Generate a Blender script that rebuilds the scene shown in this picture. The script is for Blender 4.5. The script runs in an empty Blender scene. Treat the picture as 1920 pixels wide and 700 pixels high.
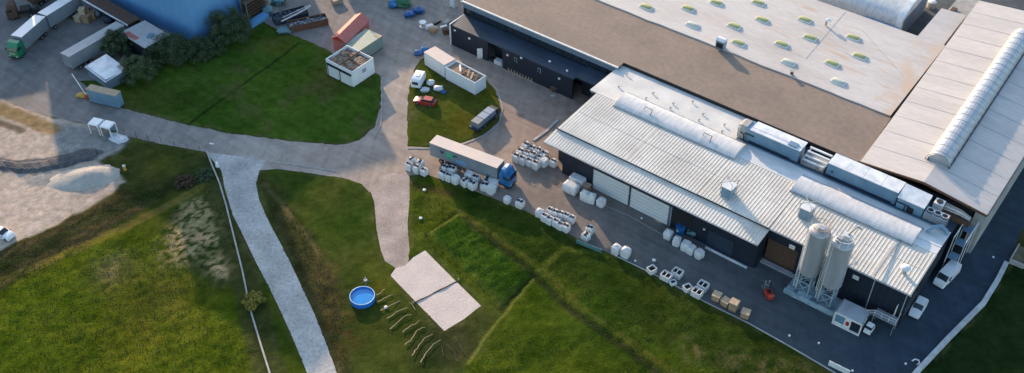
import bpy, math, random
import numpy as np
from mathutils import Vector, Matrix
random.seed(7); RNG = np.random.default_rng(11)
S = bpy.context.scene; C = bpy.context.collection
R = math.radians

# ------------------------------------------------------------------ camera, sky, sun, exposure
CAM_H, TILT, FPX = 121.0, R(42), 1936.0
cd = bpy.data.cameras.new('camera'); cam = bpy.data.objects.new('camera', cd); C.objects.link(cam)
cam.location = (0, 0, CAM_H); cam.rotation_euler = (R(90) - TILT, 0, 0)
cd.sensor_width = 36; cd.lens = 36 * FPX / 1920; cd.clip_end = 9000; cd.clip_start = 1
S.camera = cam
SUN_EL = R(15.5); SUN_DIR = Vector((-.389 * math.cos(SUN_EL), .921 * math.cos(SUN_EL), math.sin(SUN_EL)))
w = bpy.data.worlds.new('World'); S.world = w; w.use_nodes = True
nt = w.node_tree; bg = nt.nodes['Background']; bg.inputs['Strength'].default_value = .15
sky = nt.nodes.new('ShaderNodeTexSky'); sky.sky_type = 'NISHITA'; sky.sun_disc = False
sky.sun_elevation = SUN_EL; sky.sun_rotation = math.atan2(-.389, .921)
sky.air_density = 1.2; sky.dust_density = 1.1; sky.ozone_density = 2.0
nt.links.new(sky.outputs[0], bg.inputs['Color'])
sl = bpy.data.lights.new('sun', 'SUN'); sl.energy = 3.3; sl.angle = R(.6); sl.color = (1, .73, .49)
so = bpy.data.objects.new('sun', sl); C.objects.link(so); so.rotation_euler = (-SUN_DIR).to_track_quat('-Z', 'Y').to_euler()
S.view_settings.view_transform = 'Standard'; S.view_settings.look = 'None'
S.view_settings.exposure = 1.30; S.view_settings.gamma = 1; S.view_settings.use_curve_mapping = False
S.cycles.max_bounces = 4; S.cycles.diffuse_bounces = 2; S.cycles.glossy_bounces = 2; S.cycles.transmission_bounces = 2

# ------------------------------------------------------------------ places on the ground
SA, CA = math.sin(TILT), math.cos(TILT)
def at(x, y, h=0.0):                      # a spot of the 1920x700 survey picture -> metres on the plane z=h
    v = (y - 350) / FPX; t = (CAM_H - h) / (SA + v * CA)
    return ((x - 960) / FPX * t, t * (CA - v * SA))
AX = R(-37.8); E1 = (math.cos(AX), math.sin(AX)); E2 = (-math.sin(AX), math.cos(AX)); O0 = (8.3, 141.8)
def L(u, v): return (O0[0] + u * E1[0] + v * E2[0], O0[1] + u * E1[1] + v * E2[1])   # factory grid

# ------------------------------------------------------------------ materials
MATS = {}
def mat(name, col, rough=.8, metal=0., col2=None, nscale=1.5, ndet=5, bump=0., bscale=8., lo=.35, hi=.65, stretch=None, world=False, fine=.12, emit=None, trans=0, spec=.5):
    m = bpy.data.materials.new(name); m.use_nodes = True; MATS[name] = m
    n = m.node_tree.nodes; l = m.node_tree.links; b = n['Principled BSDF']
    b.inputs['Roughness'].default_value = rough; b.inputs['Metallic'].default_value = metal
    b.inputs['Specular IOR Level'].default_value = spec
    tc = n.new('ShaderNodeNewGeometry' if world else 'ShaderNodeTexCoord'); co = tc.outputs['Position' if world else 'Object']
    if stretch:
        mp = n.new('ShaderNodeMapping'); mp.inputs['Scale'].default_value = stretch[0:3]
        if len(stretch) > 3: mp.vector_type = 'TEXTURE'; mp.inputs['Rotation'].default_value = (0, 0, stretch[3]); mp.inputs['Scale'].default_value = [1 / s for s in stretch[0:3]]
        l.new(co, mp.inputs['Vector']); co = mp.outputs[0]
    nz = n.new('ShaderNodeTexNoise'); nz.inputs['Scale'].default_value = nscale; nz.inputs['Detail'].default_value = ndet
    l.new(co, nz.inputs['Vector'])
    mr = n.new('ShaderNodeMapRange'); mr.inputs['From Min'].default_value = lo; mr.inputs['From Max'].default_value = hi
    l.new(nz.outputs['Fac'], mr.inputs['Value'])
    mx = n.new('ShaderNodeMix'); mx.data_type = 'RGBA'
    c2 = col2 or tuple(c * .8 for c in col)
    mx.inputs[6].default_value = (*col, 1); mx.inputs[7].default_value = (*c2, 1); l.new(mr.outputs[0], mx.inputs[0])
    n2 = n.new('ShaderNodeTexNoise'); n2.inputs['Scale'].default_value = nscale * 9; n2.inputs['Detail'].default_value = 3
    l.new(co, n2.inputs['Vector'])
    m2 = n.new('ShaderNodeMapRange'); m2.inputs['From Min'].default_value = .3; m2.inputs['From Max'].default_value = .7
    m2.inputs['To Min'].default_value = 1 - fine; m2.inputs['To Max'].default_value = 1 + fine; l.new(n2.outputs['Fac'], m2.inputs['Value'])
    vm = n.new('ShaderNodeVectorMath'); vm.operation = 'SCALE'; l.new(mx.outputs[2], vm.inputs[0]); l.new(m2.outputs[0], vm.inputs['Scale'])
    l.new(vm.outputs[0], b.inputs['Base Color'])
    if bump:
        n3 = n.new('ShaderNodeTexNoise'); n3.inputs['Scale'].default_value = bscale; n3.inputs['Detail'].default_value = 4; l.new(co, n3.inputs['Vector'])
        bp = n.new('ShaderNodeBump'); bp.inputs['Strength'].default_value = 1; bp.inputs['Distance'].default_value = bump
        l.new(n3.outputs['Fac'], bp.inputs['Height']); l.new(bp.outputs[0], b.inputs['Normal'])
    if emit: b.inputs['Emission Color'].default_value = (*emit[:3], 1); b.inputs['Emission Strength'].default_value = emit[3]
    if trans: b.inputs['Transmission Weight'].default_value = trans
    return m

mat('tin', (.62, .59, .53), .65, .0, (.47, .44, .39), .16, 7, fine=.07, lo=.38, hi=.72, spec=.3)
mat('white_metal', (.62, .61, .57), .6, .0, (.50, .49, .47), .25, fine=.05)
mat('flat_metal', (.70, .70, .68), .45, .15, (.54, .55, .56), .4, fine=.05, stretch=(.4, 1.6, 1))
mat('translucent', (.64, .63, .61), .4, .0, (.50, .50, .50), .8, fine=.05, stretch=(2.5, .6, 1))
mat('hall_roof', (.49, .46, .44), .6, .0, (.42, .40, .385), .12, 6, fine=.07, stretch=(.5, 1.8, 1))
mat('membrane', (.51, .48, .455), .75, 0, (.40, .365, .34), .13, 6, fine=.06, stretch=(.5, 1.5, 1), bump=.05, bscale=.6, lo=.42, hi=.8)
mat('brown_roof', (.238, .182, .145), .9, 0, (.190, .148, .12), .12, 6, fine=.10, bump=.02, bscale=6)
mat('stain_rust', (.50, .36, .26), .8, 0, (.42, .25, .16), .5)
mat('fascia', (.19, .25, .32), .5, .2, (.15, .20, .27), .3, fine=.05)
mat('dark_clad', (.011, .018, .034), .6, .1, (.008, .013, .024), .3, fine=.15)
mat('dark_roof', (.028, .048, .078), .6, .1, (.016, .030, .052), .18, fine=.15, stretch=(.5, 1.5, 1))
mat('black', (.008, .009, .012), .7)
mat('glass_dark', (.02, .03, .04), .12, 0, spec=.8)
mat('trim_white', (.80, .78, .75), .5)
mat('door_white', (.60, .61, .62), .5, 0, (.54, .55, .56), .2, fine=.03)
mat('blue_clad', (.12, .30, .54), .6, .0, (.10, .26, .49), .12, fine=.06, stretch=(1, 1, .3))
mat('ahu_blue', (.17, .28, .38), .45, .1, (.12, .22, .31), .5, fine=.06)
mat('ahu_white', (.76, .77, .77), .45, .1, (.56, .58, .60), .6, fine=.05)
mat('galv', (.38, .40, .42), .4, .5, (.28, .30, .33), 1.2, fine=.1)
mat('silo', (.42, .42, .43), .42, .25, (.33, .33, .35), .5, fine=.05, stretch=(1.5, 1.5, .3))
mat('silo_frame', (.30, .40, .45), .6, .1, (.20, .28, .33), 1.5)
mat('silo_pad', (.32, .42, .46), .8, 0, (.16, .24, .29), 1.0, fine=.2)
mat('glazing', (.46, .48, .50), .28, .35, (.34, .36, .40), 1.1, fine=.08, stretch=(.3, 1.6, 1))
mat('concrete', (.38, .37, .35), .9, 0, (.28, .27, .26), .6, fine=.15, bump=.02)
mat('kerb_white', (.50, .50, .49), .85, 0, (.36, .36, .36), .8, fine=.15)
mat('gravel_road', (.45, .43, .41), .95, 0, (.30, .29, .275), .22, 7, fine=.20, bump=.05, bscale=5, world=True)
mat('path', (.37, .30, .26), .95, 0, (.25, .20, .17), .3, 7, fine=.18, bump=.04, bscale=5, world=True)
mat('sand', (.55, .47, .415), .95, 0, (.49, .415, .37), .4, 6, fine=.10, bump=.05, bscale=2.5, world=True)
mat('wood', (.36, .24, .14), .85, 0, (.26, .16, .09), 2.5, fine=.2)
mat('wood_pale', (.46, .36, .24), .85, 0, (.34, .25, .16), 2.5, fine=.2)
mat('log', (.46, .36, .22), .9, 0, (.32, .24, .15), 3, fine=.25)
mat('bag', (.62, .62, .61), .85, 0, (.50, .51, .52), 1.4, fine=.1, bump=.05, bscale=4)
mat('bag_open', (.012, .012, .014), .9)
mat('strap', (.025, .025, .03), .8)
mat('film', (.60, .62, .64), .35, 0, (.46, .48, .51), 2, fine=.15, bump=.06, bscale=4)
mat('paint_white', (.74, .75, .76), .35, 0, (.68, .69, .70), .6, fine=.03)
mat('paint_grey', (.34, .36, .38), .5, 0, (.27, .29, .32), .6, fine=.05)
mat('trailer_side', (.20, .225, .25), .6, 0, (.155, .18, .205), .3, fine=.05)
mat('truck_roof', (.58, .48, .41), .7, 0, (.52, .45, .41), .3, fine=.05)
mat('paint_blue', (.03, .17, .40), .3, .1, (.015, .10, .27), 1)
mat('paint_green', (.01, .20, .10), .35, 0, (.01, .15, .08), 1)
mat('paint_red', (.40, .035, .03), .35, 0, (.30, .025, .02), 1)
mat('paint_orange', (.42, .045, .02), .5)
mat('logo_green', (.05, .38, .22), .6); mat('logo_blue', (.12, .30, .52), .6); mat('logo_dark', (.02, .04, .07), .6)
mat('red_sheet', (.50, .14, .11), .7, .0, (.40, .11, .09), .8, fine=.08, stretch=(3, .3, 1))
mat('green_sheet', (.16, .24, .19), .6, .1, (.22, .26, .25), .8, fine=.1)
mat('tyre', (.012, .012, .013), .9); mat('rim', (.35, .36, .37), .4, .6)
mat('lamp_red', (.35, .01, .01), .3); mat('lamp_clear', (.6, .6, .58), .2)
mat('pool_liner', (.02, .16, .60), .4); mat('pool_rim', (.45, .60, .75), .4); mat('water', (.035, .26, .62), .08, 0, (.03, .22, .55), 1, bump=.01, bscale=3)
mat('tarp_blue', (.012, .10, .30), .5, 0, (.01, .07, .20), 2, bump=.1, bscale=3)
mat('tarp_green', (.03, .16, .07), .6, 0, (.02, .10, .05), 3, bump=.1, bscale=3)
mat('tarp_teal', (.10, .22, .24), .6, 0, (.07, .15, .17), 2, bump=.08, bscale=3)
mat('rubble', (.36, .25, .18), .95, 0, (.16, .11, .075), 1.4, fine=.3, bump=.2, bscale=3)
mat('scrap', (.30, .32, .38), .5, .5, (.08, .09, .12), 4, fine=.4, bump=.2, bscale=6)
mat('rust', (.12, .06, .035), .9, 0, (.07, .045, .03), 2, fine=.2)
mat('dome_olive', (.42, .42, .17), .35, 0, (.32, .33, .13), 1.5)
mat('dome_pale', (.56, .57, .48), .35, 0, (.45, .46, .37), 1.5)
mat('gravel_pile', (.42, .37, .32), .95, 0, (.33, .31, .285), 1, fine=.25, bump=.1, bscale=5)
mat('foliage', (.052, .082, .030), .7, 0, (.030, .052, .020), 2.5, fine=.35)
mat('foliage_light', (.085, .115, .045), .7, 0, (.045, .068, .025), 2.5, fine=.35)
mat('foliage_yellow', (.30, .24, .03), .7, 0, (.12, .12, .02), 2.5, fine=.35)
mat('foliage_brown', (.10, .055, .032), .8, 0, (.06, .035, .022), 2.5, fine=.35)
mat('weed_green', (.095, .125, .020), .8, 0, (.060, .085, .014), .5, fine=.4, world=True)
mat('weed_dry', (.14, .12, .055), .8, 0, (.08, .06, .03), .5, fine=.4, world=True)
mat('bark', (.10, .07, .05), .95)
mat('rope', (.30, .26, .22), .8); mat('net', (.12, .12, .12), .8)
mat('gold', (.50, .28, .05), .6); mat('skylamp', (.8, .8, .8), .5, emit=(1, .95, .85, 1.2))

def membrane_stains():
    m = MATS['membrane']; n = m.node_tree.nodes; l = m.node_tree.links; b = n['Principled BSDF']; src = b.inputs['Base Color'].links[0].from_socket
    tc = n.new('ShaderNodeTexCoord'); sp = n.new('ShaderNodeSeparateXYZ'); l.new(tc.outputs['Object'], sp.inputs[0])
    def layer(src, c, sx, sy, lo, hi, scale, edge=False):
        mp = n.new('ShaderNodeMapping'); mp.inputs['Scale'].default_value = (sx, sy, 1); l.new(tc.outputs['Object'], mp.inputs[0])
        nz = n.new('ShaderNodeTexNoise'); nz.inputs['Scale'].default_value = scale; nz.inputs['Detail'].default_value = 5; nz.inputs['Distortion'].default_value = .6; l.new(mp.outputs[0], nz.inputs['Vector'])
        v = nz.outputs['Fac']
        if edge:
            e = n.new('ShaderNodeMapRange'); e.inputs['From Min'].default_value = 36; e.inputs['From Max'].default_value = 45; e.inputs['To Min'].default_value = -.2; e.inputs['To Max'].default_value = .16; l.new(sp.outputs['X'], e.inputs['Value'])
            a = n.new('ShaderNodeMath'); l.new(v, a.inputs[0]); l.new(e.outputs[0], a.inputs[1]); v = a.outputs[0]
        mr = n.new('ShaderNodeMapRange'); mr.inputs['From Min'].default_value = lo; mr.inputs['From Max'].default_value = hi; l.new(v, mr.inputs['Value'])
        mx = n.new('ShaderNodeMix'); mx.data_type = 'RGBA'; l.new(mr.outputs[0], mx.inputs[0]); l.new(src, mx.inputs[6]); mx.inputs[7].default_value = (*c, 1); return mx.outputs[2]
    o = layer(src, (.47, .36, .28), .12, .9, .60, .72, 1.0); o = layer(o, (.40, .37, .36), .2, 1.2, .62, .70, .7); o = layer(o, (.50, .39, .30), .6, .3, .50, .72, .6, True)
    l.new(o, b.inputs['Base Color'])
membrane_stains()
# asphalt: ramp paints light and shade into the colour, pale road to dark yard
def asphalt():
    m = mat('asphalt', (1, 1, 1), .9, 0, (.86, .86, .87), .10, 4, fine=.06, bump=.006, bscale=14, world=True, spec=.25)
    n = m.node_tree.nodes; l = m.node_tree.links; b = n['Principled BSDF']
    src = b.inputs['Base Color'].links[0].from_socket
    g = n.new('ShaderNodeNewGeometry'); sp = n.new('ShaderNodeSeparateXYZ'); l.new(g.outputs['Position'], sp.inputs[0])
    def noise(sc, det, lo, hi, t0, t1, stretch=None, rot=0):
        c = g.outputs['Position']
        if stretch:
            mp = n.new('ShaderNodeMapping'); mp.inputs['Rotation'].default_value = (0, 0, rot); l.new(c, mp.inputs[0]); m2 = n.new('ShaderNodeMapping'); m2.inputs['Scale'].default_value = stretch; l.new(mp.outputs[0], m2.inputs[0]); c = m2.outputs[0]
        z = n.new('ShaderNodeTexNoise'); z.inputs['Scale'].default_value = sc; z.inputs['Detail'].default_value = det; l.new(c, z.inputs['Vector'])
        q = n.new('ShaderNodeMapRange'); q.inputs['From Min'].default_value = lo; q.inputs['From Max'].default_value = hi; q.inputs['To Min'].default_value = t0; q.inputs['To Max'].default_value = t1; l.new(z.outputs['Fac'], q.inputs['Value']); return q.outputs[0]
    vo = n.new('ShaderNodeTexVoronoi'); vo.feature = 'DISTANCE_TO_EDGE'; vo.inputs['Scale'].default_value = .11; wn = n.new('ShaderNodeTexNoise'); wn.inputs['Scale'].default_value = .35; wn.inputs['Detail'].default_value = 6; l.new(g.outputs['Position'], wn.inputs['Vector'])
    vs_ = n.new('ShaderNodeVectorMath'); vs_.operation = 'MULTIPLY_ADD'; vs_.inputs[1].default_value = (5, 5, 0); l.new(wn.outputs['Color'], vs_.inputs[0]); l.new(g.outputs['Position'], vs_.inputs[2]); l.new(vs_.outputs[0], vo.inputs['Vector'])
    ck = n.new('ShaderNodeMapRange'); ck.inputs['From Max'].default_value = .022; ck.inputs['To Min'].default_value = .88; l.new(vo.outputs['Distance'], ck.inputs['Value'])
    vp = n.new('ShaderNodeTexVoronoi'); vp.inputs['Scale'].default_value = .07; l.new(g.outputs['Position'], vp.inputs['Vector']); sx_ = n.new('ShaderNodeSeparateColor'); l.new(vp.outputs['Color'], sx_.inputs[0])
    pt = n.new('ShaderNodeMapRange'); pt.inputs['From Min'].default_value = .0; pt.inputs['From Max'].default_value = 1; pt.inputs['To Min'].default_value = .94; pt.inputs['To Max'].default_value = 1.05; l.new(sx_.outputs[0], pt.inputs['Value'])
    for f_ in (ck.outputs[0], pt.outputs[0], noise(.35, 3, .35, .65, .90, 1.07), noise(1.1, 4, .64, .72, 1.0, .86), noise(.5, 3, .4, .62, 1.05, .90, (.12, 1.6, 1), R(37.8)), noise(.5, 3, .42, .62, 1.04, .92, (1.6, .10, 1), R(6))):
        sc_ = n.new('ShaderNodeVectorMath'); sc_.operation = 'SCALE'; l.new(src, sc_.inputs[0]); l.new(f_, sc_.inputs['Scale']); src = sc_.outputs[0]
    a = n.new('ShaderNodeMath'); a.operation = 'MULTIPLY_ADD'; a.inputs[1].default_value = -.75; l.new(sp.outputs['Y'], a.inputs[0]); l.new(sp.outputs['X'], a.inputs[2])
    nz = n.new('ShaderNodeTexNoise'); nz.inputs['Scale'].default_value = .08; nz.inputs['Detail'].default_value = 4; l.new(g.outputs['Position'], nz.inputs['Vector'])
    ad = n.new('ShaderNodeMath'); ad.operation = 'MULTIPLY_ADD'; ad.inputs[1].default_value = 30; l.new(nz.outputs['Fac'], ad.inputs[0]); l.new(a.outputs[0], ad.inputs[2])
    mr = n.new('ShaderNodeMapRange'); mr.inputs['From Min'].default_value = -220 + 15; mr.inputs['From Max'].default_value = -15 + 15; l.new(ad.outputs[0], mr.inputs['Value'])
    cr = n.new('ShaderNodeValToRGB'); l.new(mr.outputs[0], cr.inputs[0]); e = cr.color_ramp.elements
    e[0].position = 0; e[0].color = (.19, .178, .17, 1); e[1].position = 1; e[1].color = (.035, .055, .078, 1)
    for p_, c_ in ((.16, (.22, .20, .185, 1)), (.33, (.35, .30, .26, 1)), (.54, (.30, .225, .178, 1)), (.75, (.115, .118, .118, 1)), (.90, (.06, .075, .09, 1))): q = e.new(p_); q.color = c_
    mu = n.new('ShaderNodeVectorMath'); mu.operation = 'MULTIPLY'; l.new(src, mu.inputs[0]); l.new(cr.outputs[0], mu.inputs[1]); l.new(mu.outputs[0], b.inputs['Base Color'])
asphalt()

# ------------------------------------------------------------------ mesh helpers
class MB:
    def __init__(s): s.v = []; s.f = []
    def add(s, vs, fs):
        k = len(s.v); s.v += [tuple(p) for p in vs]; s.f += [tuple(i + k for i in f) for f in fs]; return s
    def box(s, c, size, rz=0, top=None, rx=0, ry=0):
        sx, sy, sz = [d / 2 for d in size]; t = top or (1, 1)
        M = Matrix.Rotation(rz, 3, 'Z') @ Matrix.Rotation(ry, 3, 'Y') @ Matrix.Rotation(rx, 3, 'X')
        P = [(-sx, -sy, -sz), (sx, -sy, -sz), (sx, sy, -sz), (-sx, sy, -sz)] + [(a * sx * t[0], b * sy * t[1], sz) for a, b in ((-1, -1), (1, -1), (1, 1), (-1, 1))]
        return s.add([M @ Vector(p) + Vector(c) for p in P], [(3, 2, 1, 0), (4, 5, 6, 7), (0, 1, 5, 4), (1, 2, 6, 5), (2, 3, 7, 6), (3, 0, 4, 7)])
    def prism(s, poly, z0, z1):
        n = len(poly); z0 = z0 if isinstance(z0, (list, tuple)) else [z0] * n; z1 = z1 if isinstance(z1, (list, tuple)) else [z1] * n
        return s.add([(p[0], p[1], z) for p, z in zip(poly, z0)] + [(p[0], p[1], z) for p, z in zip(poly, z1)],
                     [tuple(range(n - 1, -1, -1)), tuple(range(n, 2 * n))] + [(i, (i + 1) % n, (i + 1) % n + n, i + n) for i in range(n)])
    def loft(s, rings, caps=True):
        n = len(rings[0]); vs = [p for r in rings for p in r]; fs = []
        for k in range(len(rings) - 1):
            for i in range(n): fs.append((k * n + i, k * n + (i + 1) % n, (k + 1) * n + (i + 1) % n, (k + 1) * n + i))
        if caps: fs.append(tuple(range(n - 1, -1, -1))); fs.append(tuple(range((len(rings) - 1) * n, len(rings) * n)))
        return s.add(vs, fs)
    def tube(s, pts, r, n=8, r2=None):
        pts = [Vector(p) for p in pts]; rings = []
        for i, p in enumerate(pts):
            d = (pts[min(i + 1, len(pts) - 1)] - pts[max(i - 1, 0)]).normalized()
            a = d.cross(Vector((0, 0, 1)) if abs(d.z) < .9 else Vector((1, 0, 0))).normalized(); b = d.cross(a)
            rr = r if r2 is None else r + (r2 - r) * i / (len(pts) - 1)
            rings.append([p + a * rr * math.cos(2 * math.pi * k / n) + b * rr * math.sin(2 * math.pi * k / n) for k in range(n)])
        return s.loft(rings)
    def cyl(s, c, r, h, n=16, r2=None, axis='Z'):
        rings = []
        for z, q in ((-h / 2, r), (h / 2, r if r2 is None else r2)):
            ring = []
            for k in range(n):
                a = 2 * math.pi * k / n; x, y = q * math.cos(a), q * math.sin(a)
                p = {'Z': (x, y, z), 'X': (z, x, y), 'Y': (x, z, y)}[axis]; ring.append((p[0] + c[0], p[1] + c[1], p[2] + c[2]))
            rings.append(ring)
        return s.loft(rings)
    def dome(s, c, r, sz, n=16, k=5):
        rings = [[(c[0] + r * math.cos(j * math.pi / 2 / k) * math.cos(2 * math.pi * i / n), c[1] + r * math.cos(j * math.pi / 2 / k) * math.sin(2 * math.pi * i / n), c[2] + sz * math.sin(j * math.pi / 2 / k)) for i in range(n)] for j in range(k)]
        rings.append([(c[0] + .01 * math.cos(i), c[1] + .01 * math.sin(i), c[2] + sz) for i in range(n)]); return s.loft(rings)
    def lump(s, c, size, seed=0, n=10, k=6, rough=.15, sq=.6):
        rnd = random.Random(seed); rings = []
        for j in range(k + 1):
            t = -math.pi / 2 + math.pi * j / k; cz = math.sin(t); cr = max(.02, math.cos(t)) ** sq
            ring = []
            for i in range(n):
                a = 2 * math.pi * i / n; q = 1 + rnd.uniform(-rough, rough)
                x = math.copysign(abs(math.cos(a)) ** sq, math.cos(a)); y = math.copysign(abs(math.sin(a)) ** sq, math.sin(a))
                ring.append((c[0] + x * cr * q * size[0] / 2, c[1] + y * cr * q * size[1] / 2, c[2] + cz * size[2] / 2 * (1 + rnd.uniform(-rough, rough) * .4)))
            rings.append(ring)
        return s.loft(rings)
    def build(s, name, m, parent=None, smooth=False, loc=None, rz=None, label=None, fix=True):
        me = bpy.data.meshes.new(name); me.from_pydata(s.v, [], s.f)
        if fix:
            import bmesh
            bm = bmesh.new(); bm.from_mesh(me); bmesh.ops.recalc_face_normals(bm, faces=bm.faces); bm.to_mesh(me); bm.free()
        me.materials.append(MATS[m] if isinstance(m, str) else m)
        if smooth: me.polygons.foreach_set('use_smooth', [True] * len(me.polygons)); me.set_sharp_from_angle(angle=R(50))
        me.update(); o = bpy.data.objects.new(name, me); C.objects.link(o)
        if parent is not None: o.parent = parent
        if loc is not None: o.location = loc
        if rz is not None: o.rotation_euler.z = rz
        if label: o['label'] = label
        return o
def tag(o, label, cat, group=None):
    o['label'] = label; o['category'] = cat
    if group: o['group'] = group
    return o
def thing(name, label, cat, loc=(0, 0, 0), rz=0, group=None):
    o = bpy.data.objects.new(name, None); C.objects.link(o); o.empty_display_size = .5
    o.location = loc if len(loc) == 3 else (*loc, 0); o.rotation_euler.z = rz
    return tag(o, label, cat, group)
KIDS = {}
def dup(root, loc, rz, label, group=None, scale=None):
    def cp(o, par):
        c = o.copy(); C.objects.link(c); c.parent = par
        for ch in kids(o): cp(ch, c)
        return c
    r = cp(root, None); r.location = loc if len(loc) == 3 else (*loc, 0); r.rotation_euler.z = rz; r['label'] = label
    if scale: r.scale = scale
    if group: r['group'] = group
    return r
def kids(o):
    if o.name not in KIDS: KIDS[o.name] = list(o.children)
    return KIDS[o.name]
def struct(o): o['kind'] = 'structure'; return o
def ptag(o, label): o['label'] = label; return o

# ------------------------------------------------------------------ ground
HARD = {
 'asphalt': [(-260, 150), (-60, 160), (0, 182), (50, 207), (110, 222), (160, 232), (205, 240), (240, 256), (300, 270), (385, 285), (402, 300), (418, 318), (450, 322), (482, 320), (520, 317), (580, 325), (640, 333), (678, 345), (692, 360), (720, 372), (766, 372), (766, 330), (800, 328), (860, 347), (940, 378), (1000, 403), (1100, 457), (1150, 478), (1230, 516), (1330, 570), (1400, 605), (1480, 650), (1562, 697), (1640, 745), (1700, 745), (1716, 705), (1840, 575), (1886, 500), (1925, 415), (1990, 300), (2200, 20), (2050, -160), (1300, -160), (560, -160), (-260, -160)],
 'gravel': [(385, 285), (415, 320), (421, 352), (436, 402), (455, 440), (480, 492), (500, 530), (522, 575), (545, 625), (572, 690), (600, 760), (655, 760), (632, 700), (610, 640), (590, 590), (562, 530), (536, 475), (505, 418), (486, 375), (480, 345), (486, 322), (500, 300)],
 'path': [(692, 350), (702, 382), (706, 430), (714, 470), (722, 490), (742, 503), (765, 500), (768, 470), (764, 420), (768, 375), (768, 330), (740, 325), (712, 330)],
 'court': [(732, 517), (742, 503), (760, 498), (775, 483), (797, 470), (850, 523), (902, 574), (868, 600), (833, 621), (782, 569)],
}
ISLES = {
 'upper': [(150, 152), (215, 150), (235, 120), (262, 85), (300, 60), (371, 75), (420, 40), (455, 10), (478, 22), (500, 45), (535, 62), (560, 70), (590, 82), (625, 100), (700, 135), (713, 142), (714, 200), (703, 238), (675, 263), (640, 272), (560, 267), (430, 250), (350, 235), (225, 202), (170, 170)],
 'middle': [(764, 276), (764, 200), (768, 160), (776, 132), (790, 110), (825, 100), (905, 140), (930, 172), (940, 205), (934, 230), (905, 253), (870, 268), (830, 277)],
}
def wpoly(p, h=0): return np.array([at(x, y, h) for x, y in p])
def sdist(X, Y, P):
    d = np.full(X.shape, 1e9); ins = np.zeros(X.shape, bool); n = len(P)
    for i in range(n):
        ax, ay = P[i]; bx, by = P[(i + 1) % n]; ex, ey = bx - ax, by - ay
        t = np.clip(((X - ax) * ex + (Y - ay) * ey) / (ex * ex + ey * ey), 0, 1)
        d = np.minimum(d, np.hypot(X - ax - t * ex, Y - ay - t * ey))
        c = (ay > Y) != (by > Y)
        if abs(ey) > 1e-9: ins ^= c & (X < ex * (Y - ay) / ey + ax)
    return np.where(ins, -d, d)
def pline(X, Y, P):
    d = np.full(X.shape, 1e9)
    for (ax, ay), (bx, by) in zip(P[:-1], P[1:]):
        ex, ey = bx - ax, by - ay; t = np.clip(((X - ax) * ex + (Y - ay) * ey) / (ex * ex + ey * ey), 0, 1)
        d = np.minimum(d, np.hypot(X - ax - t * ex, Y - ay - t * ey))
    return d
_lat = RNG.random((256, 256))
def vnoise(X, Y, s, off=0):
    x = X / s + off * 17.3 + 1000; y = Y / s + off * 9.7 + 1000; xi = np.floor(x).astype(int); yi = np.floor(y).astype(int); fx = x - xi; fy = y - yi
    fx = fx * fx * (3 - 2 * fx); fy = fy * fy * (3 - 2 * fy)
    g = lambda a, b: _lat[a % 256, b % 256]
    return (g(xi, yi) * (1 - fx) + g(xi + 1, yi) * fx) * (1 - fy) + (g(xi, yi + 1) * (1 - fx) + g(xi + 1, yi + 1) * fx) * fy
def fbm(X, Y, s, o=4, off=0): return sum(vnoise(X, Y, s / 2 ** k, off + k) * .5 ** k for k in range(o)) / sum(.5 ** k for k in range(o))
def sstep(a, b, x): t = np.clip((x - a) / (b - a), 0, 1); return t * t * (3 - 2 * t)

DIRT = [(-200, 170), (0, 183), (60, 212), (150, 228), (205, 242), (235, 262), (225, 280), (180, 300), (228, 343), (195, 368), (150, 398), (105, 420), (60, 440), (0, 470), (-200, 520)]
core_x = np.arange(-100, 112, .42); core_y = np.arange(84, 202, .42)
gx = np.concatenate([[-4000, -1500, -600, -300, -180, -130], core_x, [130, 180, 300, 600, 1500, 4000]])
gy = np.concatenate([[-1500, -500, -150, 0, 50, 72], core_y, [215, 260, 350, 600, 1500, 5000]])
GX, GY = np.meshgrid(gx, gy)
wx = GX + (fbm(GX, GY, 3.0, 3, 3) - .5) * 2.2; wy = GY + (fbm(GX, GY, 3.0, 3, 7) - .5) * 2.2
lx = GX + (fbm(GX, GY, 1.2, 2, 3) - .5) * .45; ly = GY + (fbm(GX, GY, 1.2, 2, 7) - .5) * .45
sd_h = np.minimum.reduce([sdist(lx, ly, wpoly(p)) for p in HARD.values()])
sd_i = np.minimum.reduce([sdist(lx, ly, wpoly(p)) for p in ISLES.values()])
sd_f = np.maximum(sd_h, -sd_i)                       # < 0 under a paved surface
sd_d = sdist(wx, wy, wpoly(DIRT))
N = GX.shape
col = np.zeros(N + (3,)); rough = np.full(N, .10)
base = np.array([.050, .070, .009]); col[:] = base
def mixc(c, k):
    global col
    k = np.clip(k, 0, 1)[..., None]; col = col * (1 - k) + np.array(c) * k
def zone(pts, c, k=1, soft=1.0, dr=None, edge_noise=True):
    global rough
    d = sdist(wx if edge_noise else GX, wy if edge_noise else GY, wpoly(pts)); m = sstep(soft, -soft, d) * k
    mixc(c, m)
    if dr is not None: rough = rough * (1 - m) + dr * m
    return m
def stroke(pts, wd, c, k=1, soft=.4, dr=None):
    global rough
    d = pline(GX + (wx - GX) * .25, GY + (wy - GY) * .25, wpoly(pts)); m = sstep(wd / 2 + soft, wd / 2 - soft * .3, d) * k; mixc(c, m)
    if dr is not None: rough = rough * (1 - m) + dr * m
    return m
def blob(x, y, r, c, k=1, dr=None, rn=.0):
    global rough
    px, py = at(x, y); d = np.hypot(wx - px, wy - py) / r; m = np.exp(-d * d) * k
    if rn: m = m * sstep(.35, .65, fbm(GX, GY, rn, 3, 5)) * 1.6
    mixc(c, m)
    if dr is not None: rough = np.maximum(rough, dr * np.clip(m, 0, 1))
GREEN, LUSH_SHADE, YEL, OLIVE, BROWN, DARK, DRY = (.052, .078, .010), (.034, .062, .008), (.14, .125, .012), (.078, .086, .014), (.082, .066, .026), (.028, .036, .013), (.40, .33, .22)
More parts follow.
